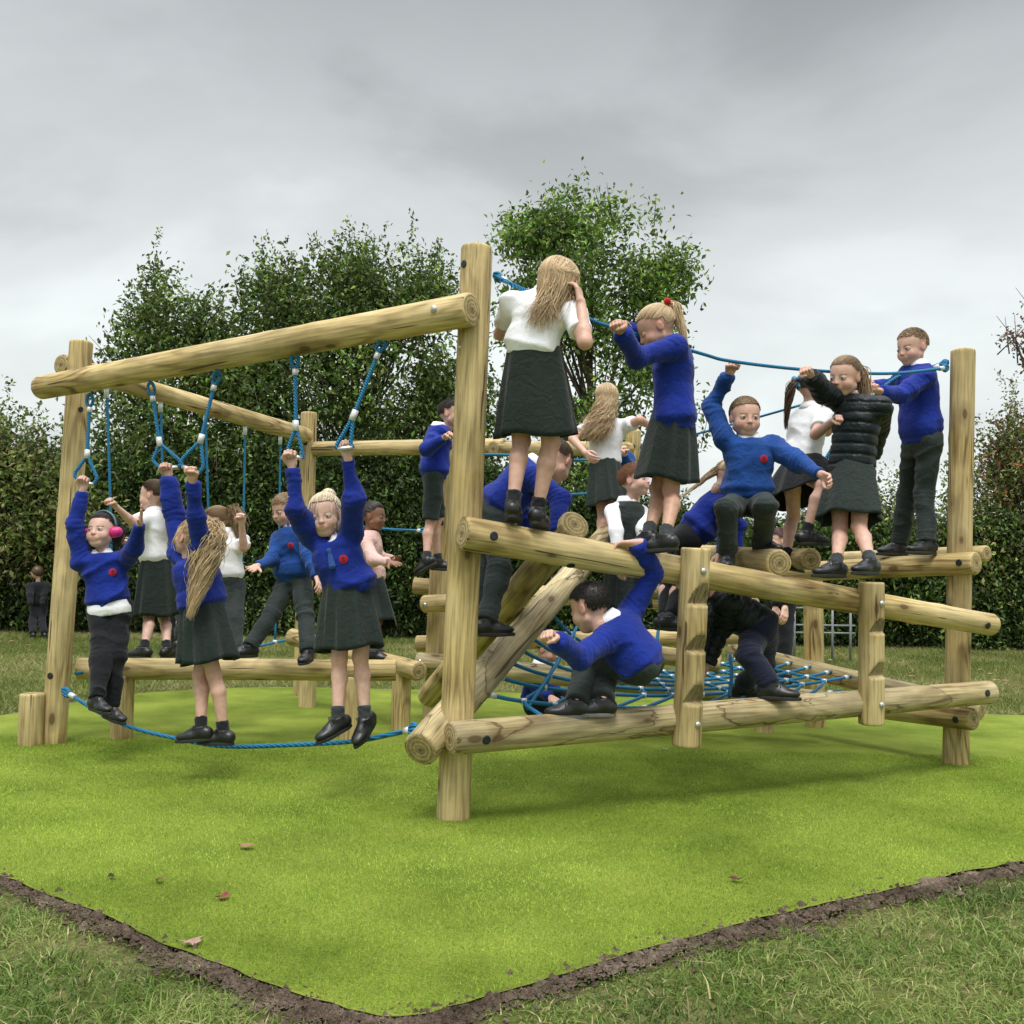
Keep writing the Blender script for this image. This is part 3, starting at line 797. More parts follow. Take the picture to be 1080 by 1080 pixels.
    for n_, (s, k) in enumerate(((1, 'L'), (-1, 'R'))):
        md = hands[n_]; zd = unit(jt['w'+k]-jt['e'+k])
        if handdir and handdir.get(k) is not None: zd = unit(np.array(handdir[k], float))
        xh = (grip or {}).get(k)
        if xh is None: xh = fwd+.2*lat_s*s if md != 'grip' else np.array([1, 0, 0])
        Fr = frame(zd, xh)
        v, q = HANDS[md]; v = v.copy()
        # palm faces the body / the held rope; mirror so the thumb is on its own side
        X, Y, Z = Fr[:, 0], Fr[:, 1], Fr[:, 2]
        inward = -lat_s*s if md != 'grip' else np.array([0, -1., 0]) if (grip or {}).get(k+'p') is None else np.array((grip or {})[k+'p'], float)
        if Y@inward < 0: X = -X; Y = -Y
        flip = (s == 1)   # person's left hand: thumb on the other side
        sx = -1 if flip else 1
        vv = v*hl; vv = vv[:, :1]*X*sx+vv[:, 1:2]*Y+vv[:, 2:]*Z+jt['w'+k]+zd*.012
        qq = q[:, ::-1] if (sx < 0) != (np.linalg.det(np.stack([X, Y, Z], 1)) < 0) else q
        tip = np.clip((v[:, 2]-.45)*2, 0, 1)[:, None]*.25
        if not low: parts.append((vv, [qq], sc*(1-tip)+sc*np.array([1.0, .74, .72])*tip))
    V, Fc, C = join(parts)
    body = put('body', mk('body', V, Fc, M['skin'], col=C), root)
    # hair
    if 'end_px' in hair: hair['end'] = np.array(at(*hair['end_px'][:2], hc[1]+(hair['end_px'][2] if len(hair['end_px']) > 2 else 0)))
    if low:
        f = Field(); f.ell(hc+HM[:, 2]*.07*hs-HM[:, 1]*.08*hs, (.43*hs, .47*hs, .47*hs), k=.01); v, q = f.mesh(.02)
        put('hair', mk('hair', v, [q], M['hair'], col=np.tile(HAIRC[hair['c']], (len(v), 1))), root)
    else:
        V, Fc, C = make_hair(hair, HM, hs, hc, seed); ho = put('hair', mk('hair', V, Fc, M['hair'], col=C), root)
        if hair.get('bow'):
            rw = (CR_C+unit(hair.get('root', (0, -.85, .35)))*CR_R*1.12)*hs@HM.T+hc; f = Field(); ax = xl
            for s in (-1, 1): f.cone(rw, rw+ax*s*.035+zr*.012, .008, .017, k=.004); f.cone(rw, rw+ax*s*.018-zr*.04, .006, .009, k=.004)
            v, q = f.mesh(.005); put('hair_bow', mk('hair_bow', v, [q], M[hair['bow']]), ho)
    # bottoms
    bt = bottom[0]; bm = M[bottom[1] if len(bottom) > 1 else {'skirt': 'skirt', 'trousers': 'trous', 'shorts': 'trous', 'leggings': 'black'}[bt]]
    if bt == 'skirt':
        frac = bottom[2] if len(bottom) > 2 else .95
        kc_ = (jt['kL']+jt['kR'])/2; td = kc_-pel; L = np.linalg.norm(td)
        wst = pel+up*.07*H; hemc = pel+td*frac
        ax = unit(hemc-wst); la = unit(lat_h-(lat_h@ax)*ax); fo = unit(np.cross(la, ax))
        sp = jt['kL']-jt['kR']; w1 = .056*H+.5*abs(sp@la)*frac+.03*H; d1 = .06*H+.5*abs(sp@fo)*frac+.03*H
        V, Q = skirt_mesh(wst, hemc, la, fo, (.081*H), (.068*H), max(w1, .108*H)+.006*H, max(d1, .092*H)+.006*H, bottom[3] if len(bottom) > 3 else 9, seed, amp=.017)
        f = Field()
        put('skirt', mk('skirt', V, [Q], bm), root)
    else:
        f = Field()
        lo_r = {'trousers': (.053, .042, .038), 'shorts': (.060, .054, .048), 'leggings': (.054, .039, .028)}[bt]
        f.loft(pel, neck, lat_h, lat_s, [-.22, -.05, .1, .24], [.062*H, .086*H, .086*H, .074*H], [.052*H, .067*H, .066*H, .058*H], k=.02)
        for k in 'LR':
            hp_, kn, an = jt['h'+k], jt['k'+k], jt['a'+k]
            if bt == 'shorts': e = hp_+(kn-hp_)*.92; f.cone(hp_, e, lo_r[0]*H, lo_r[1]*H, k=.02, cutb=.0)
            else:
                f.cone(hp_, kn, lo_r[0]*H, lo_r[1]*H, k=.025); e = kn+(an-kn)*(.97 if bt == 'trousers' else .9)
                f.cone(kn, e, lo_r[1]*H, lo_r[2]*H, k=.02, cutb=.008)
        V, Q = f.mesh(h); V = fold(V, Q, (.0105 if bt != 'leggings' else .003), 25, seed+30)
        if bt == 'trousers': V = creases(V, Q, [(jt['k'+k], unit(jt['a'+k]-jt['h'+k]), .06) for k in 'LR']+[(jt['a'+k]+(jt['k'+k]-jt['a'+k])*.15, unit(jt['a'+k]-jt['k'+k]), .045) for k in 'LR'], .0032, .028)
        put(bt, mk(bt, V, [Q], bm), root)
    if under:
        f = Field(); f.loft(pel, neck, lat_h, lat_s, [-.17, -.05, .1, .2], [.097*H, .1015*H, .094*H, .08*H], [.077*H, .082*H, .074*H, .06*H], k=.01); V, Q = f.mesh(h); put('shirt_hem', mk('shirt_hem', fold(V, Q, .004, 20, seed), [Q], M['shirt']), root)
    # tops
    tp = top[0]; style = top[1] if len(top) > 1 else 'jumper'
    f = Field()
    if style == 'jumper': th = .014; lo_t = hem if hem is not None else -.02; arms = 1.0; r0, r1 = .0385, .027
    elif style == 'shirt': th = .008; lo_t = (hem if hem is not None else .05)-.0; arms = .62; r0, r1 = .040, .039
    elif style == 'puffer': th = .018; lo_t = hem if hem is not None else -.12; arms = 1.0; r0, r1 = .050, .038
    else: th = .016; lo_t = -.1; arms = 0; r0, r1 = .04, .04
    W0 = np.array([.078, .085, .078, .086, .078, .046])*H+th; D0 = np.array([.060, .066, .062, .065, .052, .038])*H+th
    if style == 'jumper': W0[0] -= .006; D0[0] -= .006; W0[1] += .008; D0[1] += .008
    if style == 'shirt': W0[0] = .066*H; D0[0] = .052*H; W0[1] += .004; D0[1] += .006; ts_ = 1
    ts = [lo_t, lo_t+.16, .45, .72, .93, 1.03]
    f.loft(pel, neck, lat_h, lat_s, ts, W0, D0, k=.02)
    if arms:
        for k in 'LR':
            sh, e, w = jt['s'+k], jt['e'+k], jt['w'+k]
            f.cone(neck-up*.05*H, sh, .036*H+th*.4, .038*H+th*.3, k=.03)
            if arms >= 1:
                f.cone(sh, e, r0*H+th*.15, (r0*.45+r1*.55)*H+.004, k=.025)
                cf = e+(w-e)*.95; f.cone(e, cf, (r0*.45+r1*.55)*H+.004, r1*H*.93, k=.02, cutb=.004)
                f.cone(e+(w-e)*.80, cf, r1*H*.97, r1*H*.95, k=.006, cutb=.006)
            else:
                e2 = sh+(e-sh)*arms; f.cone(sh, e2, r0*H, r1*H, k=.025, cutb=.0)
    V, Q = f.mesh(h)
    if style == 'puffer':
        N = vnormals(V, Q); t = ((V-pel)@up)
        for k in 'LR':
            sh, e, w = jt['s'+k], jt['e'+k], jt['w'+k]
            for a, b in ((sh, e), (e, w)):
                u = unit(b-a); s_ = (V-a)@u; dd = np.linalg.norm(V-a-s_[:, None]*u, axis=1); m = (dd < .07) & (s_ > -.0) & (s_ < np.linalg.norm(b-a)+.02)
                t = np.where(m, s_, t)
        V = V+N*(-.012*(1-np.abs(np.sin(t*math.pi/.055)))**3+.0015*vnoise(V, 30, seed))[:, None]
        V = fold(V, Q, .0035, 16, seed)
    else: V = fold(V, Q, {'jumper': .0150, 'shirt': .0085, 'pinafore': .004}.get(style, .006), 23, seed+50)
    if arms >= 1 and style == 'jumper':
        V = creases(V, Q, [(jt['e'+k], unit(jt['w'+k]-jt['s'+k]), .06) for k in 'LR']+[(jt['w'+k]+(jt['e'+k]-jt['w'+k])*.22, unit(jt['w'+k]-jt['e'+k]), .035) for k in 'LR']+[(jt['s'+k]+(jt['e'+k]-jt['s'+k])*.15, unit(jt['e'+k]-neck), .05) for k in 'LR'], .0048, .026)
        t_ = (V-pel)@up; b_ = np.clip(1-np.abs(t_-(lo_t*S_+.02))/.02, 0, 1); lat_ = np.linalg.norm((V-pel)-t_[:, None]*up, axis=1)
        V = V-vnormals(V, Q)*(.006*b_*(lat_ < .16*H))[:, None]
    nm = {'jumper': 'jumper', 'shirt': 'shirt', 'puffer': 'puffer_jacket', 'pinafore': 'pinafore'}[style]
    topo = put(nm, mk(nm, V, [Q], M[tp]), root)
    TV, TN = V, vnormals(V, Q)
    if style == 'pinafore':
        f = Field()
        for k in 'LR':
            sh, e, w = jt['s'+k], jt['e'+k], jt['w'+k]; f.cone(neck-up*.04*H, sh, .034*H, .036*H, k=.02); f.cone(sh, e, .037*H, .033*H, k=.02); f.cone(e, w, .033*H, .026*H, k=.02, cutb=0)
        f.loft(pel, neck, lat_h, lat_s, [.5, .75, .95, 1.03], [.088*H, .092*H, .09*H, .06*H], [.066*H, .066*H, .056*H, .046*H], k=.02)
        v, q = f.mesh(h); put('shirt', mk('shirt', fold(v, q, .004, 20, seed), [q], M['shirt']), root)
    # collar
    if collar and style in ('jumper', 'shirt', 'pinafore') and not low:
        a = np.linspace(0, 2*math.pi, 33)[:-1]; rows = []
        cx = neck+up*.004*H
        fo = unit(np.cross(lat_s, up)); 
        if fo@fwd < 0: fo = -fo
        for rr, zz in ((.036, .028), (.040, .032), (.050, .012), (.056, -.010), (.052, -.012), (.042, .010)):
            g = 1.0; open_ = np.clip((np.cos(a)-.86)*7, 0, 1)
            rows.append(cx+(rr*H*g*np.sin(a))[:, None]*lat_s+(rr*H*np.cos(a)*(1.0))[:, None]*fo+((zz*H)-open_*.020*H)[:, None]*up)
        Vc = np.concatenate(rows); n = 32; Qc = [(j*n+i, j*n+(i+1) % n, (j+1)*n+(i+1) % n, (j+1)*n+i) for j in range(5) for i in range(n)]
        put('collar', mk('collar', Vc, [np.array(Qc)], M['shirt']), topo)
    def chest_pt(lx, t):
        """surface point of the top in front, lx metres to the person's left, t along the spine"""
        base = pel+up*S_*t+lat_s*lx; rel = TV-base; dd = np.linalg.norm(rel-(rel@fwd)[:, None]*fwd, axis=1)-1.0*((rel@fwd) > 0)*.001
        c = np.where((rel@fwd) > 0, dd, 9); i = np.argsort(c)[:6]
        i = i[np.argmax((TV[i]-base)@fwd)]; return TV[i], TN[i]
    if badge and not low:
        p, nn = chest_pt(.048*H, .66); nn = unit(nn+fwd); Fr = frame(nn, lat_s)
        n = 20; rr = .021 if badge is True else badge; vs = []; 
        for r_, z_ in ((0.001, .002), (rr*.72, .002), (rr*.78, .0012), (rr, .0012), (rr, -.004)):
            for i in range(n):
                a = 2*math.pi*i/n; vs.append(p+(Fr@np.array([r_*math.cos(a), r_*math.sin(a), z_+.001])))
        q = [(j*n+i, j*n+(i+1) % n, (j+1)*n+(i+1) % n, (j+1)*n+i) for j in range(4) for i in range(n)]
        bo = put('badge', mk('badge', vs, [np.array(q)[:, ::-1]], M['emblem']), topo)
        f = Field(); w_ = lambda a_, b_: p+Fr@np.array([a_*rr, b_*rr, .0032])
        for aa, bb in (((0, .6), (0, -.6)), ((-.45, -.1), (0, -.55)), ((.45, -.1), (0, -.55)), ((-.35, .4), (0, .1)), ((.35, .4), (0, .1))): f.cone(w_(*aa), w_(*bb), .0018, .0018, k=.0005)
        v, q = f.mesh(.0014); put('badge_emblem', mk('badge_emblem', v, [q], M['emblem2']), bo)
    if tie and not low:
        p, nn = chest_pt(0, .93); p2, _ = chest_pt(0, .62)
        f = Field(); f.cone(p+fwd*.008, p+(p2-p)*.1+fwd*.009, .013, .010, k=.004); f.cone(p+(p2-p)*.15+fwd*.006, p2+fwd*.007, .009, .016, k=.004)
        v, q = f.mesh(.005); put('tie', mk('tie', v, [q], M['tie']), topo)
    # socks and shoes
    for s, k in ((1, 'L'), (-1, 'R')):
        an, kn = jt['a'+k], jt['k'+k]; ft = (feet or {}).get(k, (yaw, 0))
        fd = dirv(ft[0], ft[1]); zz = unit(np.array([0, 0, 1.])-fd[2]*fd); X = np.cross(fd, zz)
        sc_ = .90*H/1.2
        if not (bt == 'trousers') and socks:
            f = Field(); f.cone(an-zz*.02+fd*.006, an, .020*H, .0235*H, k=.01); f.cone(an, an+unit(kn-an)*.055, .0235*H, .0265*H, k=.008, cutb=.0)
            v, q = f.mesh(.007 if not low else .02); N = vnormals(v, q); v = v+N*(.0015*np.sin(((v-an)@unit(kn-an))*700))[:, None]
            put('sock', mk('sock', v, [q], M[socks]), root)
        so = put('shoe', SHOE_UP, root, m4(np.stack([X, fd, zz], 1), an, sc_))
        put('sole', SHOE_SOLE_G if sole else SHOE_SOLE, so, m4(np.stack([X, fd, zz], 1), an, sc_))
    info = dict(root=root, jt=jt, HM=HM, hc=hc, hs=hs, neck=neck, up=up, fwd=fwd, pel=pel, top=topo, body=body)
    if extras: extras(info)
    return info
# ------------------------------------------------------------------ timber
LOGID = [0]
def log_mesh(name, L, r0, r1, mat, notches=None, bow=0., chamfer=.012, flat=None):
    LOGID[0] += 1; sd = LOGID[0]; rg = np.random.default_rng(sd)
    dz = .012 if notches else .05; nz = max(int(L/dz), 4); na = 56 if notches else 32
    z = np.concatenate([[0, chamfer*.3, chamfer], np.linspace(chamfer*2, L-chamfer*2, nz), [L-chamfer, L-chamfer*.3, L]])
    sc = np.concatenate([[-chamfer*.9, -chamfer*.25, 0], np.zeros(nz), [0, -chamfer*.25, -chamfer*.9]])
    a = np.arange(na)*2*math.pi/na; Z, A = np.meshgrid(z, a, indexing='ij')
    r = (r0+(r1-r0)*Z/L)
    P = np.stack([np.cos(A)*1.4, np.sin(A)*1.4, Z*1.1+sd*5.3], -1)
    r = r*(1+.032*vnoise(P, 1.0, sd)+.014*vnoise(P, 2.7, sd))+sc[:, None]
    for _ in range(int(L*1.2)):
        kz, ka = rg.uniform(0, L), rg.uniform(0, 6.28); da = np.angle(np.exp(1j*(A-ka)))
        r = r+.006*np.exp(-((Z-kz)/.035)**2-(da*r/.03)**2)
    X, Y = r*np.cos(A), r*np.sin(A)
    if flat: X = np.minimum(X, flat)
    cut = np.zeros_like(X, bool)
    if notches:
        for z0, z1, ang, dep in notches:
            c, s_ = math.cos(ang), math.sin(ang); u = X*c+Y*s_; w = -X*s_+Y*c
            t = (Z-z0)/(z1-z0); lim = np.where((t >= 0) & (t <= 1), r0-dep*(1-np.clip(t, 0, 1)), 9)
            m = u > lim; cut |= m; u = np.minimum(u, lim); X = u*c-w*s_; Y = u*s_+w*c
    bx = bow*np.sin(np.pi*Z/L); V = np.stack([X+bx, Y, Z], -1).reshape(-1, 3); n = len(z)
    Q = np.array([(j*na+i, j*na+(i+1) % na, (j+1)*na+(i+1) % na, (j+1)*na+i) for j in range(n-1) for i in range(na)])
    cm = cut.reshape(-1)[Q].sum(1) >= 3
    # end discs
    ext = []; T = []; base = len(V)
    for e, zz in ((0, 0.), (1, L)):
        ring = (0 if e == 0 else (n-1)*na); rr = V[ring:ring+na]; c = rr.mean(0); pts = [rr*(1-k)+c*k for k in (.35, .7)]
        o = base+len(ext)*0+sum(len(x) for x in ext); ext.append(pts[0]); ext.append(pts[1]); ext.append(c[None]+np.array([[0, 0, .001 if e else -.001]]))
        for i in range(na):
            j = (i+1) % na
            qs = [(ring+i, ring+j, o+j, o+i), (o+i, o+j, o+na+j, o+na+i)]
            for q in qs: T.append((q if e else q[::-1]))
            t3 = (o+na+i, o+na+j, o+2*na); T.append(((t3 if e else t3[::-1])))
    V = np.concatenate([V]+ext); q2 = np.array([t for t in T if len(t) == 4]); t3 = np.array([t for t in T if len(t) == 3])
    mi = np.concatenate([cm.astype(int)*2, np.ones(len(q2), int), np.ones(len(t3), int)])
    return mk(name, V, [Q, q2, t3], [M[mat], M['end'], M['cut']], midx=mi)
def log(name, P0, P1, r0, r1=None, parent=None, mat='wood', label=None, hint=None, **kw):
    P0 = Vector(P0); P1 = Vector(P1); L = (P1-P0).length
    me = log_mesh(name, L, r0, r1 or r0, mat, **kw)
    Fr = frame(P1-P0, hint if hint is not None else (.3, -1, .2)); o = put(name, me, parent, m4(Fr, P0))
    if label: tag(o, label)
    return o
def bolt_mesh(kind):
    n = 20; vs = []; prof = {'cap': [(.019, 0), (.019, .003), (.016, .0045), (.008, .0035), (.001, .0035)], 'head': [(.014, 0), (.014, .003), (.0105, .008), (.005, .0105), (.001, .011)]}[kind]
    for r, z in prof:
        for i in range(n): a = 2*math.pi*i/n; vs.append((r*math.cos(a), r*math.sin(a), z))
    q = [(j*n+i, j*n+(i+1) % n, (j+1)*n+(i+1) % n, (j+1)*n+i) for j in range(len(prof)-1) for i in range(n)]
    return mk('bolt', vs, [np.array(q)], M['cap' if kind == 'cap' else 'steel'])
BOLT = {k: bolt_mesh(k) for k in ('cap', 'head')}
def bolt(lg, kind, x, y, P0, P1, r, s=1.0):
    """bolt on the log P0-P1 (radius r) facing the viewer near photo point x, y"""
    P0 = Vector(P0); P1 = Vector(P1)
    ax = (P1-P0).normalized(); p = onx(P0, P1, x) if abs((P1-P0).z) < .9*(P1-P0).length else P0.lerp(P1, max(0, min(1, (proj(P0)[1]-y)/(proj(P0)[1]-proj(P1)[1]))))
    cam_ = Vector((0, 0, CAM_H)); q = Vector(at(x, y, p.y)); v = (cam_-p).normalized(); v = (v-ax*v.dot(ax)).normalized()
    side = ax.cross(v); off = (q-p).dot(side)
    off = max(-.85*r, min(.85*r, off)); n_ = (v*math.sqrt(max(r*r-off*off, 0))+side*off).normalized()
    put('bolt', BOLT[kind], lg, m4(frame(n_, ax), p+n_*(r*.985), s))

FR = empty('playground_climber', (0, 5.2, 0), 'large climber of round treated timber logs with tall corner posts', 'climbing structure')
def post(base, top, r, d=None, label=None, **kw):
    g = ground(*base) if d is None else Vector((at(base[0], base[1], d).x, d, 0))
    tp = at(top[0], top[1], g.y); b = g+(g-tp).normalized()*.25
    o = log('post', b, tp, r, r*.96, FR, label=label, **kw); return o, g, tp
pA, gA, tA = post((478, 862), (503, 260), .072, label='tall front post nearest the camera')
pB, gB, tB = post((57, 783), (86, 360), .069)
pE, gE, tE = post((1008, 805), (1016, 369), .071)
pC, gC, tC = post((318, 733), (326, 435), .070)
pD, gD, tD = post((456, 757), (470, 463), .072)
pQ, gQ, tQ = post((664, 728), (668, 454), .072)
print('posts', [tuple(round(c, 2) for c in g) for g in (gA, gB, gE, gC, gD, gQ)], [round(t.z, 2) for t in (tA, tB, tE, tC, tD, tQ)])
post((860, 760), (857, 600), .070, d=7.3)
post((806, 740), (806, 652), .062, d=7.0)
dA, dB, dE, dC, dD, dQ = (g.y for g in (gA, gB, gE, gC, gD, gQ))
def beam(name, a, b, r, r1=None, **kw):
    P0, P1 = at(*a), at(*b); o = log(name, P0, P1, r, r1, FR, **kw); return o, P0, P1
AB = beam('beam', (43, 409, dB-.15), (498, 326, dA-.15), .069, .071)
BC = beam('beam', (64, 384, dB+.14), (324, 460, dC-.02), .062, .066)
CD = beam('beam', (332, 473, dC-.02), (532, 471, dD+.35), .060, .062)
CQ = beam('beam', (520, 473, dD+.30), (664, 473, dQ-.02), .060)
F1 = beam('beam', (487, 562, dA-.155), (1046, 659, dE-.15), .071, .063, mat='wood')
F2 = beam('beam', (1030, 594, dE-.145), (775, 607, dE+1.3), .066, .062)
F3 = beam('beam', (474, 779, dA-.155), (1044, 730, dE-.15), .070, .066, mat='wood_stain', bow=.03)
F4 = beam('beam', (1027, 759, dE-.16), (850, 738, dE+.9), .062)
L1 = beam('beam', (1036, 749, dE+.16), (770, 686, dE+1.5), .062, mat='wood_stain')
U2 = beam('beam', (1041, 584, dE+.15), (880, 590, dE+1.2), .050)
I1 = beam('beam', (607, 553, dA+.28), (452, 735, dA+1.75), .074, .070, label='sloping log whose sawn end rests on the upper beam')
I2 = beam('beam', (443, 791, dA-.15), (640, 565, dA+1.9), .076, .070, mat='wood_stain', label='sloping log that carries the rope net')
I3 = beam('beam', (822, 594, 5.02), (700, 583, 6.6), .068, label='short log whose sawn end shows beside the sitting boy')
I4 = beam('beam', (855, 590, 5.55), (800, 588, 7.2), .060)
KA = beam('beam', (436, 618, dD+.14), (800, 640, 7.3), .060)
KB = beam('beam', (447, 637, dD-.14), (700, 622, 6.4), .063)
KC = beam('beam', (439, 679, dD+.14), (800, 670, 7.2), .060)
KD = beam('beam', (440, 698, dD-.14), (870, 740, 6.5), .067, mat='wood_stain')
KE = beam('beam', (540, 668, 6.9), (760, 700, 6.6), .060)
G1b = at(724, 787, onx(F3[1], F3[2], 727).y-.115); G1t = at(734, 578, onx(F1[1], F1[2], 731).y-.125)
G2b = at(919, 764, onx(F3[1], F3[2], 919).y-.115); G2t = at(919, 614, onx(F1[1], F1[2], 919).y-.12)
L_ = (G1t-G1b).length; na_ = R(-55)
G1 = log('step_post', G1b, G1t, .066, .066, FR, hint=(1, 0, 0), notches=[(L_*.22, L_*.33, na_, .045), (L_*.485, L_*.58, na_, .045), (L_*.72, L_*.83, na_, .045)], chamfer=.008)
tag(G1, 'left notched upright with three cut footholds')
L_ = (G2t-G2b).length
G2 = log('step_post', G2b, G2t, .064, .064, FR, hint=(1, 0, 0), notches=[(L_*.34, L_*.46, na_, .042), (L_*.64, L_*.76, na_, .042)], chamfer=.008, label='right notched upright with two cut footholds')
for x in (505, 557, 623, 690, 744, 795, 845, 968, 1030): bolt(F3[0], 'cap', x, {505: 781, 557: 776, 623: 770, 690: 765, 744: 760, 795: 755, 845: 751, 968: 738, 1030: 732}[x], F3[1], F3[2], .072)
for x, y in ((513, 564), (600, 597), (1031, 658)): bolt(F1[0], 'cap', x, y, F1[1], F1[2], .070)
bolt(F2[0], 'cap', 1018, 593, F2[1], F2[2], .066); bolt(F4[0], 'cap', 1015, 760, F4[1], F4[2], .063)
bolt(AB[0], 'head', 468, 324, AB[1], AB[2], .071, 1.2)
bolt(G1, 'head', 742, 602, G1b, G1t, .067, 1.15); bolt(G1, 'head', 736, 762, G1b, G1t, .067, 1.15)
bolt(G2, 'head', 930, 636, G2b, G2t, .065, 1.2); bolt(G2, 'head', 930, 742, G2b, G2t, .065, 1.2)
bolt(KB[0], 'head', 453, 638, KB[1], KB[2], .063, 1.3); bolt(KD[0], 'head', 446, 698, KD[1], KD[2], .067, 1.3)
for x, y in ((467, 467), (465, 553)): bolt(pD, 'cap', x, y, gD, tD, .07, 1.0)
for x, y in ((85, 434),): bolt(pB, 'cap', x, y, gB, tB, .069, .8)
bolt(pC, 'cap', 322, 469, gC, tC, .069); bolt(pQ, 'cap', 668, 472, gQ, tQ, .07)
bolt(pA, 'cap', 489, 283, gA, tA, .071, .9); bolt(pA, 'head', 485, 372, gA, tA, .071, .6); bolt(pB, 'cap', 53, 713, gB, tB, .07)

# stump beside the left post
sg = ground(33, 785); st = at(34, 731, sg.y)
tag(log('stump', sg-Vector((0, 0, .2)), st, .072, .068, None), 'short round stump set in the turf against the foot of the left post', 'stump')
# low balance beams on stumps
def bbeam(a, b, r, legs, lab, mat='wood'):
    P0, P1 = at(*a), at(*b); e = empty('balance_beam', ((P0.x+P1.x)/2, (P0.y+P1.y)/2, 0), lab, 'balance beam')
    log('rail', P0, P1, r, r*.98, e, mat=mat)
    for x, by in legs:
        p = onx(P0, P1, x); log('stump_leg', (p.x, p.y, -.2), (p.x, p.y, p.z-r*.55), .066, .062, e, mat=mat)
    return P0, P1
BB1 = bbeam((82, 705, 6.2), (418, 707, 6.35), .066, ((131, 782), (371, 760)), 'nearer low balance beam starting beside the left post, with a boy walking on it')
BB2 = bbeam((308, 672, 8.0), (442, 708, 6.6), .064, ((326, 730), (424, 762)), 'low balance beam behind, running up towards the short middle post')
# ------------------------------------------------------------------ ropes
def rope_mesh(name, pts, r=.0085, n=8):
    p = smoothpath(pts, n); V, Fc = tubes(p, r, 8); return mk(name, V, Fc, M['rope'])
def ferr(parent, a, b, r=.0125):
    V, Fc = tubes(np.array([a, np.array(a)+(np.array(b)-np.array(a))*.5, b]), r, 10); put('ferrule', mk('ferrule', V, Fc, M['ferr']), parent)
def V3(p): return np.array(p, float)
def ringloop(p, d, r, ax): # eye loop at p hanging towards d
    d = unit(d); a = unit(np.cross(d, ax)); c = V3(p)+d*r
    return [c+d*r*1.6]+[c+r*(-d*math.cos(t)*-1*-1+a*math.sin(t)) for t in np.linspace(-2.6, 2.6, 9)]+[c+d*r*1.6]
def hand_ring(eye, f2, ll, lr, g0, g1, lab):
    top = onx(AB[1], AB[2], eye[0]); d = top.y; E = V3(at(eye[0], eye[1]-6, d)); 
    r = empty('hanging_hand_ring', E, lab, 'rope handle', 'hand rings hanging from the front left beam')
    f1 = V3(at(*eye, d)); F2 = V3(at(*f2, d)); u = unit(F2-E)
    ey = put('eye', rope_mesh('eye', [E+u*.06, E+u*.035+[.016, 0, 0], E+[.013, 0, -.0], E+[0, 0, .012], E+[-.013, 0, 0], E+u*.035-[.016, 0, 0], E+u*.06], .009, 4), r)
    rp = put('rope', rope_mesh('rope', [E+u*.055, F2], .0095), r)
    ferr(rp, E+u*.06, E+u*.09, .0135); ferr(rp, F2-u*.025, F2+u*.025, .015)
    A0, A1 = V3(at(*g0, d)), V3(at(*g1, d)); B0, B1 = V3(at(*ll, d)), V3(at(*lr, d))
    put('loop', rope_mesh('loop', [F2+u*.01, F2*.4+B0*.6, B0, A0], .0095, 6), r); put('loop', rope_mesh('loop', [F2+u*.01, F2*.4+B1*.6, B1, A1], .0095, 6), r)
    V, Fc = tubes(smoothpath([A0, A1], 3), .0115, 12); put('handle', mk('handle', V, Fc, M['steel']), r)
    return (A0+A1)/2, unit(A1-A0)
H1 = hand_ring((95, 424), (92, 479), (79, 500), (102, 504), (83, 509), (99, 511), 'hand ring furthest left, gripped by the girl with the pink headphones')
H2 = hand_ring((159, 412), (168, 466), (162, 486), (190, 487), (170, 494), (188, 493), 'hand ring second from the left, gripped by the long-haired girl')
H3 = hand_ring((229, 400), (212, 463), (192, 485), (214, 492), (192, 492), (210, 499), 'hand ring in the middle, pulled to the left by the long-haired girl')
H4 = hand_ring((311, 382), (312, 449), (304, 473), (319, 478), (304, 480), (319, 484), 'hand ring hanging straight down over the front blonde girl')
H5 = hand_ring((404, 365), (373, 438), (355, 470), (370, 466), (356, 474), (372, 472), 'hand ring furthest right, pulled to the left by the front blonde girl')
# tightrope walked on by the three front children
T0 = at(66, 728, dB-.07); T3 = at(440, 768, dA+.0)
tr = empty('tightrope', (-1.3, 5, 0), 'blue tightrope sagging just above the turf under the three front girls', 'rope')
tp_ = [T0]+[at(x, y, T0.y+(T3.y-T0.y)*f) for x, y, f in ((125, 762, .10), (182, 778, .25), (235, 787, .38), (300, 786, .56), (372, 782, .75), (410, 775, .88))]+[T3]
to = put('rope', rope_mesh('rope', tp_, .011), tr)
for i, j in ((0, 1), (-1, -2)):
    a = V3(tp_[i]); u = unit(V3(tp_[j])-a); ferr(to, a+u*.06, a+u*.10, .016); put('eye', rope_mesh('eye', [a+u*.07, a+u*.03+[0, 0, .02], a, a+u*.03-[0, 0, .02], a+u*.07], .011, 5), tr)
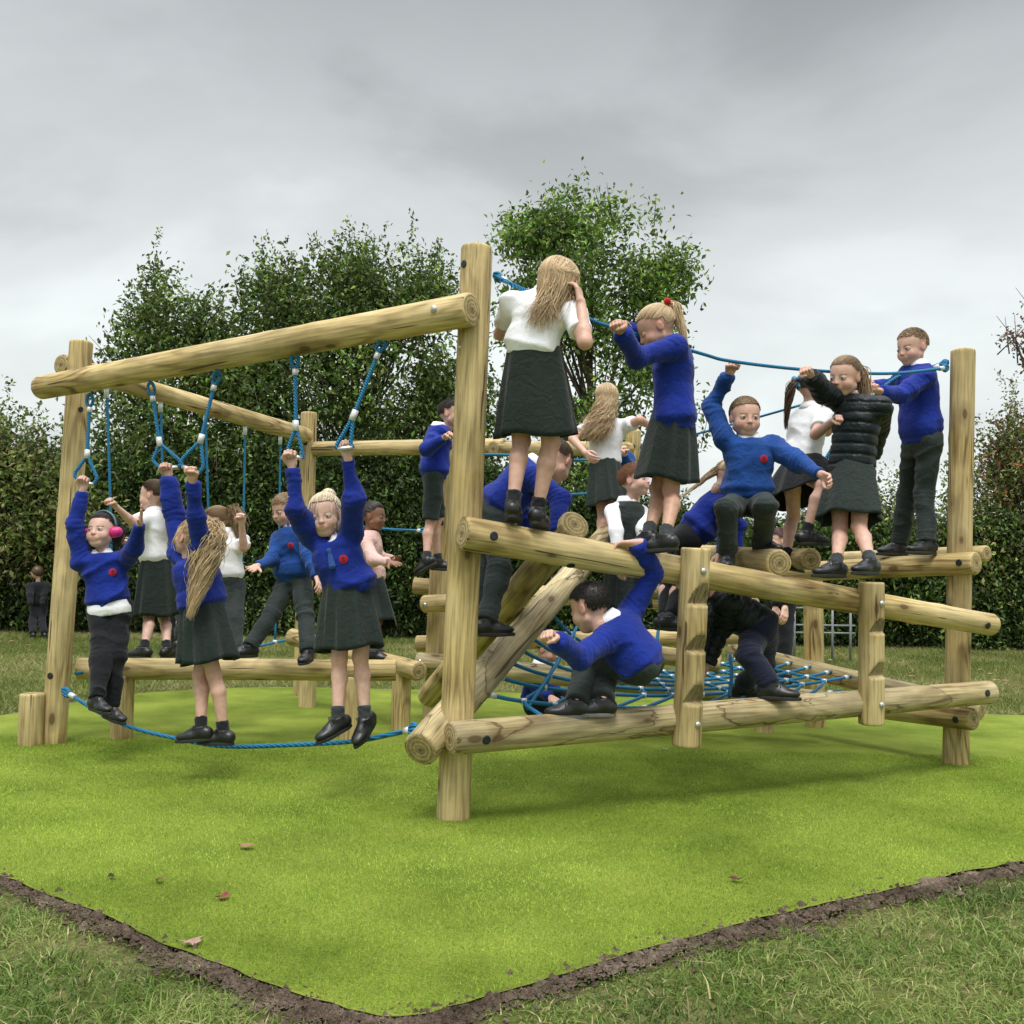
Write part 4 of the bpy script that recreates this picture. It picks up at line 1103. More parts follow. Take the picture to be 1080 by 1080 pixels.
# vertical ropes of the left bay, and their foot rope
fr0 = at(80, 710, dB+.05); fr1 = at(312, 673, dC-.05)
fo = empty('foot_rope', (-2, 7, 0), 'blue foot rope stretched low between the left post and the back post', 'rope')
put('rope', rope_mesh('rope', [fr0, at(130, 704, dB+.6), at(185, 695, dB+1.1), at(250, 686, dB+1.7), fr1], .010), fo)
FRP = [fr0, at(130, 704, dB+.6), at(185, 695, dB+1.1), at(250, 686, dB+1.7), fr1]
for (x0, y0, x1, lab) in ((113, 412, 118, 'vertical rope nearest the left post, held by the brown-haired girl'), (170, 427, 172, 'vertical rope second from the left, behind the second hand ring'),
                     (217, 440, 221, 'vertical rope passing behind the middle hand ring'), (259, 450, 251, 'vertical rope held by the girl with the light brown ponytail'), (296, 458, 290, 'vertical rope beside the back post')):
    p = onx(BC[1], BC[2], x0); k = [i for i in range(4) if proj(FRP[i])[0] <= x1][-1]; q = onx(FRP[k], FRP[k+1], x1)
    e = empty('hanging_rope', (p.x, p.y, q.z), lab, 'rope', 'vertical ropes of the left bay')
    t = V3(p)-[0, 0, .06]; ro = put('rope', rope_mesh('rope', [t, (t+V3(q))/2+[.01, 0, 0], V3(q)], .0085), e); ferr(ro, t+[0, 0, .02], t-[0, 0, .07], .015); ferr(ro, V3(q)+[0, 0, .02], V3(q)-[0, 0, .015], .018)
def simple_rope(pts, lab, r=.009, ends=True):
    e = empty('hand_rope', V3(pts[0]), lab, 'rope'); o = put('rope', rope_mesh('rope', pts, r), e)
    if ends:
        for a, b in ((0, 1), (-1, -2)):
            p = V3(pts[a]); u = unit(V3(pts[b])-p); ferr(o, p+u*.05, p+u*.085, .014)
            put('eye', rope_mesh('eye', [p+u*.055, p+u*.03+[0, 0, .016], p, p+u*.03-[0, 0, .016], p+u*.055], .010, 4), e)
    return [V3(p) for p in pts]
S1d = lambda x: onx(F1[1], F1[2], x).y
HR = [at(521, 290, dA+.06), at(545, 302, 4.40), at(625, 338, 4.65), at(650, 346, 4.72), at(740, 373, 4.98), at(772, 381, 5.08), at(850, 390, 5.30), at(935, 394, 5.6), at(1000, 388, dE-.04)]
simple_rope(HR, 'long blue hand rope from the tall front post across to the right post')
simple_rope([at(1000, 382, dE+.02), at(925, 404, dE+.6), at(835, 430, dE+1.2), at(745, 455, dE+1.9), at(676, 472, dQ-.05)], 'blue hand rope behind the others from the right post back to the far middle post')
simple_rope([at(1000, 383, dE+.02), at(940, 402, 6.1), at(880, 470, 6.2), at(845, 536, 6.3)], 'loose blue rope slanting down behind the girl with the blue hair bow', .012)
simple_rope([at(335, 549, dC), at(397, 557, 7.7), at(449, 560, dD-.02)], 'thin blue rope at waist height behind the girl in the pink fleece')
simple_rope([at(474, 479, dD), at(540, 480, 7.4), at(620, 485, 7.9), at(660, 475, dQ-.06)], 'blue rope just below the back beam, gripped by the wavy haired girl')
simple_rope([at(474, 520, dD), at(560, 521, 7.4), at(610, 521, 7.9), at(660, 515, dQ-.06)], 'blue rope one step lower on the back side', ends=False)
# ------------------------------------------------------------------ net
net = empty('climbing_net', (.6, 5.6, .3), 'sagging blue rope net spread between the sloping log and the low beams', 'climbing net')
s_px = [(575, 633), (562, 647), (551, 662), (539, 677), (528, 693), (517, 711), (505, 729)]
lefts = []
for x, y in s_px:
    p = onx(I2[1], I2[2], x-2); lefts.append(V3(at(x-4, y, p.y-.02)))
rights = [V3(onx(L1[1], L1[2], x))+[-.05, -.02, .03] for x in (800, 822, 842, 862, 884, 905)]+[V3(onx(F3[1], F3[2], 890))+[-.0, .06, .06]]
NU = 11
def netpt(i, t):
    p = lefts[i]*(1-t)+rights[i]*t; sag = (.26-.03*i)*math.sin(math.pi*t**.8)**.9; q = p-[0, 0, sag]
    q[2] = max(q[2], .36); return q
for i in range(7):
    pts = [netpt(i, t) for t in np.linspace(0, 1, 13)]; o = put('rope', rope_mesh('rope', pts, .0095, 3), net)
    u = unit(pts[1]-pts[0]); ferr(o, pts[0]+u*.07, pts[0]+u*.105, .0145); put('eye', rope_mesh('eye', [pts[0]+u*.075, pts[0]+u*.035+[0, 0, .016], pts[0], pts[0]+u*.035-[0, 0, .016], pts[0]+u*.075], .012, 4), net)
    u = unit(pts[-2]-pts[-1]); ferr(o, pts[-1]+u*.05, pts[-1]+u*.08, .0145)
nearF3 = lambda x: V3(onx(F3[1], F3[2], x))+[0, .05, .055]
for k, t in enumerate(np.linspace(.12, .9, NU)):
    pts = [netpt(i, t) for i in range(7)]; x = np.interp(t, [0, 1], [530, 880]); pts.append(nearF3(x))
    o = put('rope', rope_mesh('rope', pts, .0095, 3), net)
    for p in pts[:-1]: ferr(o, p+[0, 0, .014], p-[0, 0, .014], .015)
for (a, b) in (((696, 618, 6.3), (690, 700, 5.6)), ((818, 655, 6.6), (812, 704, 6.5)), ((770, 690, 5.6), (769, 735, 5.3)), ((612, 655, 5.7), (556, 748, 4.75))):
    o = put('rope', rope_mesh('rope', [at(*a), (Vector(at(*a))+Vector(at(*b)))/2+Vector((.01, 0, 0)), at(*b)], .0095), net); p = V3(at(*a)); ferr(o, p, p-[0, 0, .035], .0145)
def dF(l, x): return onx(l[1], l[2], x).y
RX = {'L': (1, 0, .0), 'R': (1, 0, .0)}
def headphones(i):
    hs, HM, hc = i['hs'], i['HM'], i['hc']; W = lambda p: (np.array(p)*hs)@HM.T+hc
    a = np.linspace(-1.62, 1.62, 15); hp = empty('headphones', hc, 'teal headphones with magenta ear cups on the head of the leftmost girl', 'headphones')
    V, Fc = tubes(np.array([W((math.sin(t)*.42, -.02, .08+math.cos(t)*.50)) for t in a]), .007, 8); put('headband', mk('headband', V, Fc, M['phones']), hp)
    for s in (-1, 1):
        f = Field(); f.cone(W((s*.38, -.02, -.05)), W((s*.47, -.02, -.05)), .032, .028, k=.006); v, q = f.mesh(.005); put('ear_cup', mk('ear_cup', v, [q], M['magenta']), hp)

person('girl with pink headphones and black trousers hanging by one hand beside the left post', 1.16, 5.62,
  {'pel': (115, 640), 'neck': (108, 587), 'eR': (79, 553), 'wR': (87, 518), 'eL': (142, 578, '-'), 'wL': (147, 553, '-'), 'kR': (107, 690, '-'), 'kL': (122, 692, '-'), 'aR': (102, 737), 'aL': (117, 746)},
  12, (107, 560, -8, -8, 4), ('royal',), ('trousers', 'black'), {'s': 'tail', 'c': 'dark', 'end_px': (124, 578, .1), 'n': 60}, 'pale', hands=('open', 'grip'), feet={'L': (60, 10), 'R': (55, 5)}, badge=True, under=True, extras=headphones, iris=(.04, .02, .01))
person('brown-haired girl in white shirt and dark skirt holding the rope nearest the left post', 1.17, 6.75,
  {'pel': (164, 599), 'neck': (163, 541), 'eL': (140, 551, '-'), 'wL': (122, 534), 'eR': (150, 565, '+'), 'wR': (136, 570), 'kL': (157, 650), 'kR': (173, 652), 'aL': (152, 684), 'aR': (176, 684)},
  245, (161, 522, 262, 5), ('shirt', 'shirt'), ('skirt', 'skirt', .98), {'s': 'tail', 'c': 'brown', 'end_px': (180, 574, -.1), 'wave': .012, 'root': (0, -.9, .1)}, 'pale', hands=('grip', 'relax'), feet={'L': (250, 0), 'R': (160, 0)}, socks='sockb')
person('girl with very long wavy blonde hair seen from behind, hanging from two hand rings', 1.18, 5.12,
  {'pel': (216, 643), 'neck': (203, 592), 'sL': (212, 583), 'sR': (189, 583), 'eL': (207, 545, '-'), 'wL': (203, 509), 'eR': (184, 545, '+'), 'wR': (178, 505), 'kR': (211, 712, '-'), 'kL': (226, 712, '-'), 'aR': (212, 768), 'aL': (236, 772)},
  238, (203, 567, 236, -18, 4), ('royal',), ('skirt', 'skirt', .80), {'s': 'tail', 'c': 'blonde', 'end_px': (202, 645, -.18), 'n': 380, 'spread': .06, 'wave': .013, 'freq': 45, 'root': (0, -.8, .6), 'wisps': True}, 'fair', hands=('grip', 'grip'), feet={'L': (262, 0), 'R': (265, 6)}, socks='sockb', collar=False)
person('girl with light brown ponytail, white shirt and dark trousers holding a vertical rope', 1.17, 6.9,
  {'pel': (240, 617), 'neck': (237, 563), 'eR': (257, 578, '-'), 'wR': (255, 553), 'eL': (224, 590), 'wL': (222, 600), 'kR': (247, 655), 'kL': (240, 655), 'aR': (247, 690), 'aL': (238, 690)},
  215, (228, 550, 275, 18), ('shirt', 'shirt'), ('trousers',), {'s': 'tail', 'c': 'light', 'end_px': (254, 574, -.05), 'n': 120, 'root': (0, -.95, .25)}, 'pale', hands=('relax', 'grip'), feet={'L': (250, 0), 'R': (200, 0)})
person('boy in mid-blue sweatshirt stepping along the low balance beam with his arm out', 1.13, 6.2,
  {'pel': (310, 612), 'neck': (309, 559), 'eR': (286, 590, '-'), 'wR': (272, 597), 'eL': (327, 588), 'wL': (334, 608), 'kR': (286, 648, '-'), 'kL': (322, 650, '-'), 'aR': (263, 682), 'aL': (325, 687)},
  335, (300, 537, 322, 20), ('royal2',), ('trousers',), {'s': 'short', 'c': 'light', 'len': .26}, 'fair', hands=('relax', 'open'), feet={'L': (350, 5), 'R': (300, 0)}, badge=.019)
person('blonde girl facing the camera with both arms up on two hand rings', 1.2, 4.78,
  {'pel': (372, 627), 'neck': (351, 575), 'sR': (329, 566), 'sL': (371, 562), 'eR': (311, 536, '-'), 'wR': (308, 494), 'eL': (374, 527, '-'), 'wL': (367, 484), 'kR': (358, 695, '-'), 'kL': (380, 693, '-'), 'aR': (356, 758), 'aL': (385, 757)},
  -8, (343, 543, -4, 6, 8), ('royal',), ('skirt', 'skirt', .86, 8), {'s': 'bun', 'c': 'platinum', 'wisps': True, 'low': -.2}, 'pale', hands=('grip', 'grip'), feet={'R': (-52, 22), 'L': (-25, 36)}, socks='sock', badge=.021, tie=True, iris=(.12, .2, .28), hem=.0)
person('dark-haired girl in a pale pink fleece looking right behind the back balance beam', 1.18, 7.2,
  {'pel': (391, 615), 'neck': (389, 563), 'eR': (394, 590, '-'), 'wR': (410, 593), 'eL': (398, 588, '+'), 'wL': (412, 590), 'kR': (397, 655), 'kL': (398, 655), 'aR': (394, 688), 'aL': (399, 688)},
  82, (394, 544, 78, 5), ('pink',), ('skirt', 'skirt', 1.15), {'s': 'tail', 'c': 'dark', 'end_px': (374, 566, 0), 'n': 80}, 'brown', hands=('relax', 'open'), feet={'L': (90, 0), 'R': (90, 0)}, collar=False)
person('boy in blue jumper and grey shorts clinging to the short middle post', 1.15, 6.95,
  {'pel': (457, 503), 'neck': (463, 452), 'eR': (449, 473, '-'), 'wR': (468, 462), 'eL': (462, 475, '+'), 'wL': (472, 470), 'kR': (454, 552), 'kL': (460, 550), 'aR': (450, 590), 'aL': (462, 592)},
  100, (476, 436, 70, 0), ('royal',), ('shorts',), {'s': 'short', 'c': 'dark'}, 'fair', hands=('relax', 'grip'), feet={'L': (100, 0), 'R': (250, 30)})
person('fair-haired girl in white shirt standing on the upper beam beside the tall front post', 1.30, 4.36,
  {'pel': (556, 380), 'neck': (577, 312), 'sR': (606, 332), 'sL': (541, 321), 'eR': (617, 361, '-'), 'wR': (613, 322, '+'), 'eL': (528, 352, '+'), 'wL': (550, 335, '+'), 'kL': (550, 465, '-'), 'kR': (581, 468, '-'), 'aL': (541, 531), 'aR': (567, 538)},
  168, (589, 301, 140, 32, 4), ('shirt', 'shirt'), ('skirt', 'skirt', .92, 5), {'s': 'loose', 'c': 'dblonde', 'end_px': (572, 336, -.09), 'sp': (.035, .03, .03), 'wave': .007, 'freq': 30, 'n': 380}, 'fair', hands=('relax', 'relax'), feet={'L': (175, 4), 'R': (165, 4)}, socks='sockb', hem=.02, handdir={'R': (-.15, .3, 1)})
person('dark-haired boy in blue jumper bending down behind the girl on the upper beam', 1.28, 5.05,
  {'pel': (520, 540), 'neck': (563, 492), 'eR': (592, 528, '-'), 'wR': (588, 562), 'eL': (545, 530, '+'), 'wL': (560, 562), 'kR': (527, 600), 'kL': (512, 600), 'aR': (512, 655), 'aL': (500, 655)},
  110, (586, 487, 150, 45), ('royal',), ('trousers',), {'s': 'short', 'c': 'brown', 'len': .12}, 'fair', hands=('relax', 'relax'), feet={'L': (110, 0), 'R': (110, 0)})
person('girl with long crimped blonde hair and white shirt on the back side of the frame', 1.15, 6.5,
  {'pel': (636, 497), 'neck': (641, 442), 'eL': (604, 463, '-'), 'wL': (617, 477), 'eR': (675, 443), 'wR': (690, 452, '+'), 'kL': (636, 540), 'kR': (648, 538), 'aL': (632, 580), 'aR': (648, 560)},
  195, (639, 421, 188, -5), ('shirt', 'shirt'), ('skirt', 'skirt', .92), {'s': 'loose', 'c': 'dblonde', 'end_px': (627, 458, -.12), 'sp': (.05, .03, .035), 'wave': .013, 'freq': 55, 'n': 420}, 'fair', hands=('relax', 'relax'), feet={'L': (195, 0), 'R': (195, 0)}, collar=False)
d12 = dF(F1, 692)
person('girl with a red hair slide leaning on the hand rope in blue jumper', 1.24, d12+.02,
  {'pel': (712, 443), 'neck': (709, 365), 'sL': (711, 368), 'eL': (672, 377, '-'), 'wL': (656, 351), 'eR': (680, 362, '+'), 'wR': (663, 347), 'kL': (708, 518, '-'), 'kR': (694, 516, '-'), 'aL': (702, 566), 'aR': (684, 563)},
  262, (692, 346, 268, 30), ('royal',), ('skirt', 'skirt', .86, 8), {'s': 'tail', 'c': 'blonde', 'end_px': (724, 366, -.02), 'n': 130, 'spread': .02, 'wave': .007, 'bow': 'red', 'root': (0, -.9, .5)}, 'tan', hands=('grip', 'grip'), feet={'L': (235, 5), 'R': (215, 5)}, socks='sock', collar=False, hem=-.14)
person('auburn-haired child in a dark pinafore and white shirt looking up to the right', 1.2, 6.1,
  {'pel': (661, 585), 'neck': (661, 531), 'eR': (650, 560), 'wR': (652, 590), 'eL': (678, 560), 'wL': (678, 590), 'kR': (657, 640), 'kL': (667, 640), 'aR': (657, 690), 'aL': (667, 690)},
  35, (669, 506, 62, -8), ('trous', 'pinafore'), ('skirt', 'trous', 1.0), {'s': 'short', 'c': 'auburn', 'len': .3, 'low': -.4}, 'pale', feet={'L': (20, 0), 'R': (20, 0)}, smile=1)
person('mostly hidden child in blue behind the girl with long crimped hair', 1.2, 7.6,
  {'pel': (648, 525), 'neck': (648, 475), 'eR': (638, 500), 'wR': (650, 482, '-'), 'eL': (664, 500), 'wL': (659, 480, '-'), 'kR': (645, 570), 'kL': (652, 570), 'aR': (645, 610), 'aL': (652, 610)},
  20, (644, 458, 20, 10), ('royal2',), ('trousers',), {'s': 'short', 'c': 'brown'}, 'fair', hands=('grip', 'grip'))
person('girl with a blonde plait bending forward in blue jumper and black leggings', 1.2, 5.45,
  {'pel': (724, 568), 'neck': (764, 525), 'eR': (769, 556, '-'), 'wR': (762, 583), 'eL': (778, 556, '+'), 'wL': (776, 584), 'kR': (719, 615, '+'), 'kL': (705, 612, '+'), 'aR': (706, 652), 'aL': (700, 652)},
  95, (770, 508, 120, 50), ('royal',), ('leggings',), {'s': 'tail', 'c': 'blonde', 'end_px': (722, 522, -.02), 'n': 110, 'spread': .016, 'wave': .008, 'freq': 70, 'root': (0, -.6, .9)}, 'fair', hands=('relax', 'relax'), hem=.12, feet={'L': (60, 0), 'R': (60, 0)}, collar=False)
person('smiling boy in mid-blue sweatshirt perched on the beams with one arm raised', 1.24, 5.2,
  {'pel': (788, 530), 'neck': (789, 465), 'sR': (763, 462), 'sL': (815, 470), 'eR': (752, 428, '+'), 'wR': (768, 396), 'eL': (842, 487, '-'), 'wL': (865, 500), 'kR': (766, 537, '-'), 'kL': (808, 533, '-'), 'aR': (768, 583, 5.02), 'aL': (804, 570, 5.2)},
  4, (786, 440, 4, 5), ('royal2',), ('trousers',), {'s': 'short', 'c': 'light', 'len': .16, 'comb': (.6, .4, .2)}, 'fair', hands=('relax', 'grip'), feet={'R': (-15, 10), 'L': (30, 0)}, badge=.021, smile=1, hem=.08, iris=(.05, .03, .02))
person('girl with a blue hair bow and brown ponytail in white shirt, knee raised', 1.2, 5.75,
  {'pel': (843, 497), 'neck': (855, 432), 'eR': (860, 458, '-'), 'wR': (878, 445), 'eL': (872, 455, '+'), 'wL': (884, 440), 'kL': (837, 545, '+'), 'kR': (868, 513, '-'), 'aL': (829, 588), 'aR': (850, 562)},
  118, (858, 410, 110, 5), ('shirt', 'shirt'), ('skirt', 'black', .8), {'s': 'tail', 'c': 'brown', 'end_px': (829, 450, -.02), 'n': 120, 'spread': .016, 'bow': 'bluestrap', 'root': (0, -.95, .1)}, 'fair', hands=('grip', 'grip'), feet={'L': (110, 10), 'R': (95, 0)}, socks='sockb')
d17 = dF(F1, 897)
person('girl in a black quilted puffer jacket and dark skirt on the upper beam', 1.24, d17+.02,
  {'pel': (897, 503), 'neck': (906, 420), 'sR': (893, 425), 'eR': (869, 414, '-'), 'wR': (855, 396), 'eL': (926, 452, '+'), 'wL': (920, 482, '+'), 'kR': (886, 556, '-'), 'kL': (906, 556, '-'), 'aR': (882, 595), 'aL': (918, 592)},
  318, (891, 397, 312, 12, -4), ('puffer', 'puffer'), ('skirt', 'skirt', .86, 6), {'s': 'tail', 'c': 'light', 'end_px': (919, 445, .0), 'n': 150, 'spread': .03, 'wisps': False, 'root': (0, -.95, .1)}, 'fair', hands=('relax', 'grip'), feet={'R': (-72, 0), 'L': (-55, 0)}, collar=False, smile=1)
person('short-haired boy in blue jumper and grey trousers standing beside the right post', 1.32, dE+.12,
  {'pel': (972, 465), 'neck': (967, 388), 'sL': (976, 398), 'eL': (950, 417, '-'), 'wL': (929, 413), 'eR': (945, 410, '+'), 'wR': (922, 408), 'kL': (975, 522, '-'), 'kR': (957, 520, '+'), 'aL': (978, 572), 'aR': (948, 574)},
  292, (962, 366, 296, 14), ('royal',), ('trousers',), {'s': 'short', 'c': 'light', 'len': .07, 'th': 1.03}, 'fair', hands=('grip', 'grip'), feet={'L': (-72, 0), 'R': (-80, 0)}, smile=1)
d19 = dF(F3, 620)
person('dark-haired boy in blue jumper crouching on the lower front beam', 1.28, d19+.02,
  {'pel': (678, 700), 'neck': (643, 656), 'sR': (664, 647), 'sL': (638, 675), 'eR': (689, 605, '-'), 'wR': (672, 573), 'eL': (611, 693, '-'), 'wL': (587, 675), 'kR': (640, 697, '+'), 'kL': (620, 700, '+'), 'aR': (636, 739, 4.52), 'aL': (608, 741, 4.50)},
  240, (622, 640, 232, 22), ('royal',), ('trousers',), {'s': 'short', 'c': 'dark', 'len': .14, 'low': -.62}, 'fair', hands=('grip', 'relax'), feet={'L': (275, 0), 'R': (278, 0)}, sole=True, handdir={'R': (-1, .1, -.1)}, syaw=222, hem=-.12)
person('child in a black padded coat climbing through under the upper beam', 1.3, 5.25,
  {'pel': (800, 660), 'neck': (752, 628), 'eR': (742, 650), 'wR': (735, 690), 'eL': (760, 660, '+'), 'wL': (745, 700), 'kR': (790, 690, '-'), 'kL': (806, 700, '+'), 'aR': (812, 722, 4.98), 'aL': (783, 722, '+')},
  275, (731, 612, 275, 50), ('puffer', 'puffer'), ('trousers', 'navy'), {'s': 'short', 'c': 'dark'}, 'fair', feet={'R': (70, 0), 'L': (80, 0)}, collar=False, hem=-.2)
person('woman with maroon hair standing far behind the frame in dark clothes', 1.55, 9.2,
  {'pel': (824, 640), 'neck': (824, 588), 'eL': (830, 615), 'wL': (828, 640), 'eR': (818, 615), 'wR': (818, 640), 'kR': (822, 680), 'kL': (827, 680), 'aR': (822, 722), 'aL': (828, 722)},
  285, (821, 570, 280, 0), ('black',), ('trousers', 'black'), {'s': 'short', 'c': 'maroon', 'len': .3, 'low': -.6}, 'pale', cat='woman', group='adults beyond the frame')
person('small child in black crouching by the hedge at the far left', 1.12, 14.5,
  {'pel': (41, 640), 'neck': (40, 615), 'eR': (46, 628), 'wR': (44, 638), 'eL': (32, 628), 'wL': (32, 638), 'kR': (44, 655), 'kL': (34, 655), 'aR': (47, 668), 'aL': (35, 668)},
  215, (39, 604, 240, 10), ('black',), ('trousers', 'black'), {'s': 'short', 'c': 'brown'}, 'fair', low=True)
person('child in dark clothes half hidden behind the two girls at the left ropes', 1.15, 8.4,
  {'pel': (188, 625), 'neck': (187, 585), 'eR': (182, 600), 'wR': (184, 620), 'eL': (193, 600), 'wL': (193, 620), 'kR': (192, 650), 'kL': (184, 650), 'aR': (190, 676), 'aL': (182, 684)},
  150, (187, 570, 150, 0), ('navy',), ('trousers', 'black'), {'s': 'short', 'c': 'brown'}, 'fair', low=True)
person('child in blue sitting on the turf behind the rope net, hands together', 1.2, 7.3,
  {'pel': (566, 742), 'neck': (570, 702), 'eR': (566, 725), 'wR': (580, 735), 'eL': (580, 722), 'wL': (592, 733), 'kR': (590, 735), 'kL': (600, 735), 'aR': (606, 762), 'aL': (612, 762)},
  60, (578, 684, 60, 20), ('royal',), ('trousers', 'navy'), {'s': 'short', 'c': 'brown'}, 'fair')
# ------------------------------------------------------------------ ground
def gx(x, y): g = ground(x, y); return (g.x, g.y)
turf_px = [(0, 921), (130, 975), (235, 1020), (330, 1055), (415, 1072), (500, 1055), (640, 1012), (780, 973), (930, 940), (1080, 908)]
near = [gx(*p) for p in turf_px]
near = [(near[0][0]-(near[1][0]-near[0][0])*1.6, near[0][1]+(near[0][1]-near[1][1])*1.6)]+near+[(near[-1][0]*1.0+2.6, near[-1][1]+1.35)]
far = [(6.2, 7.6), (4.6, 8.05), (2.6, 8.3), (1.0, 8.8), (-.6, 9.0), (-1.9, 9.0), (-2.75, 8.6), (-3.2, 7.9), (-3.5, 6.9), (-4.3, 6.0)]
poly = np.array(near+far)
pl = smoothpath([(x, y, 0) for x, y in list(near)+far+[near[0]]], 10)[:-1, :2]
def inside(P, poly):
    x, y = P[:, 0], P[:, 1]; c = np.zeros(len(P), bool); n = len(poly)
    for i in range(n):
        a, b = poly[i], poly[(i+1) % n]
        m = ((a[1] > y) != (b[1] > y)) & (x < (b[0]-a[0])*(y-a[1])/(b[1]-a[1]+1e-12)+a[0]); c ^= m
    return c
def edged(P, poly):
    d = np.full(len(P), 1e9); n = len(poly)
    for i in range(n):
        a, b = poly[i], poly[(i+1) % n]; ab = b-a; t = np.clip(((P-a)@ab)/(ab@ab+1e-12), 0, 1); d = np.minimum(d, np.linalg.norm(P-a-t[:, None]*ab, axis=1))
    return d
# big lawn sheet
def sheet(name, xs, ys, zf, mat, keep=None):
    X, Y = np.meshgrid(xs, ys, indexing='ij'); P = np.stack([X, Y], -1).reshape(-1, 2); z = zf(P); V = np.c_[P, z]
    ny = len(ys); i, j = np.meshgrid(np.arange(len(xs)-1), np.arange(ny-1), indexing='ij'); a = (i*ny+j).ravel()
    Q = np.stack([a, a+ny, a+ny+1, a+1], 1)
    if keep is not None: Q = Q[keep(V[Q].mean(1)[:, :2])]
    u, inv = np.unique(Q, return_inverse=True); V = V[u]; Q = inv.reshape(Q.shape)
    return mk(name, V, [Q], mat)
zl = lambda P: -.016+.010*vnoise(np.c_[P, P[:, :1]*0], .8, 3)+.005*vnoise(np.c_[P, P[:, :1]*0], 4, 5)
g1 = np.concatenate([[-400, -150, -60, -30, -20, -14], np.arange(-10, 10.01, .2), [14, 20, 30, 60, 150, 400]])
g2 = np.concatenate([[-60, -20, -8, -3, 0], np.arange(1, 16.01, .2), [18, 22, 30, 60, 150, 600]])
tag(put('ground', sheet('ground', g1, g2, lambda P: zl(P)-.045*(inside(P, pl)), M['lawn'])), kind='structure')
nst = len(pl); cen = pl.mean(0)
# turf: one sheet triangulated inside its outline
tz = lambda P: .000+.005*vnoise(np.c_[P, P[:, :1]*0], .6, 8)
from mathutils.geometry import delaunay_2d_cdt
ol = smoothpath([(x, y, 0) for x, y in pl]+[(pl[0][0], pl[0][1], 0)], 6)[:-1, :2]; ol = ol+.014*np.stack([vnoise(np.c_[ol, ol[:, :1]*0], 5, 51)+.6*vnoise(np.c_[ol, ol[:, :1]*0], 17, 52), vnoise(np.c_[ol, ol[:, :1]*0], 5, 53)+.6*vnoise(np.c_[ol, ol[:, :1]*0], 17, 54)], 1)
gxs, gys = np.meshgrid(np.arange(-5, 8, .12), np.arange(1.9, 9.6, .12), indexing='ij'); GP = np.c_[gxs.ravel(), gys.ravel()]; GP = GP[inside(GP, ol) & (edged(GP, pl) > .05)]
allp = np.concatenate([ol, GP]); r_ = delaunay_2d_cdt([Vector(p) for p in allp], [], [list(range(len(ol)))], 1, 1e-5)
VV = np.array([tuple(v) for v in r_[0]]); TT = np.array([f for f in r_[2] if len(f) == 3])
cr_ = np.cross(VV[TT[:, 1]]-VV[TT[:, 0]], VV[TT[:, 2]]-VV[TT[:, 0]]); TT[cr_ < 0] = TT[cr_ < 0][:, ::-1]
tag(put('artificial_turf', mk('artificial_turf', np.c_[VV, tz(VV)], [TT], M['turf'])), kind='structure')
# soil strip round the edge
rows = []; n = 900; pp = smoothpath([(x, y, 0) for x, y in pl]+[(pl[0][0], pl[0][1], 0)], 14)[:, :2]
tn = np.gradient(pp, axis=0); tn /= np.linalg.norm(tn, axis=1, keepdims=True)+1e-9; nr = np.stack([tn[:, 1], -tn[:, 0]], 1)
w = .030+.055*vnoise(np.c_[pp, pp[:, :1]*0], 1.3, 2)+.035*vnoise(np.c_[pp, pp[:, :1]*0], 7, 4); w = np.maximum(w, -.02)
m = 9; V = []
for k in range(m):
    o = -.035+(w+.035)*k/(m-1); q = pp+nr*o[:, None] if np.ndim(o) else pp+nr*o
    z = -.020+.018*math.sin(math.pi*min(1, k/(m-1)))**.6*(.7+.8*vnoise(np.c_[q, q[:, :1]*0], 22, 6)+.5*vnoise(np.c_[q, q[:, :1]*0], 60, 9))
    V.append(np.c_[q, z])
V = np.concatenate(V); L = len(pp); Q = np.array([(k*L+i, k*L+i+1, (k+1)*L+i+1, (k+1)*L+i) for k in range(m-1) for i in range(L-1)])
tag(put('soil_path', mk('soil_path', V, [Q], M['soil'])), kind='structure')
rg = np.random.default_rng(5)
# crumbs of earth
def rocks(P, s):
    n = len(P); base = np.array([(1, 0, 0), (-.5, .87, 0), (-.5, -.87, 0), (0, 0, .8), (0, 0, -.5)]); f = np.array([(0, 1, 3), (1, 2, 3), (2, 0, 3), (1, 0, 4), (2, 1, 4), (0, 2, 4)])
    V = P[:, None]+(base[None]*(1+rg.normal(0, .25, (n, 5, 3))))*s[:, None, None]; return V.reshape(-1, 3), (f[None]+np.arange(n)[:, None, None]*5).reshape(-1, 3)
i = rg.integers(0, L, 22000); i = i[(pp[i, 1] < 5.5)]; q = pp[i]+nr[i]*rg.normal(.35, .55, (len(i), 1))*(w[i][:, None]+.05)
V, T = rocks(np.c_[q, np.full(len(q), -.004)], rg.gamma(1.6, .0024, len(q))+.0015); tag(put('soil_crumbs', mk('soil_crumbs', V, [T], M['soil'], smooth=False)), kind='stuff')
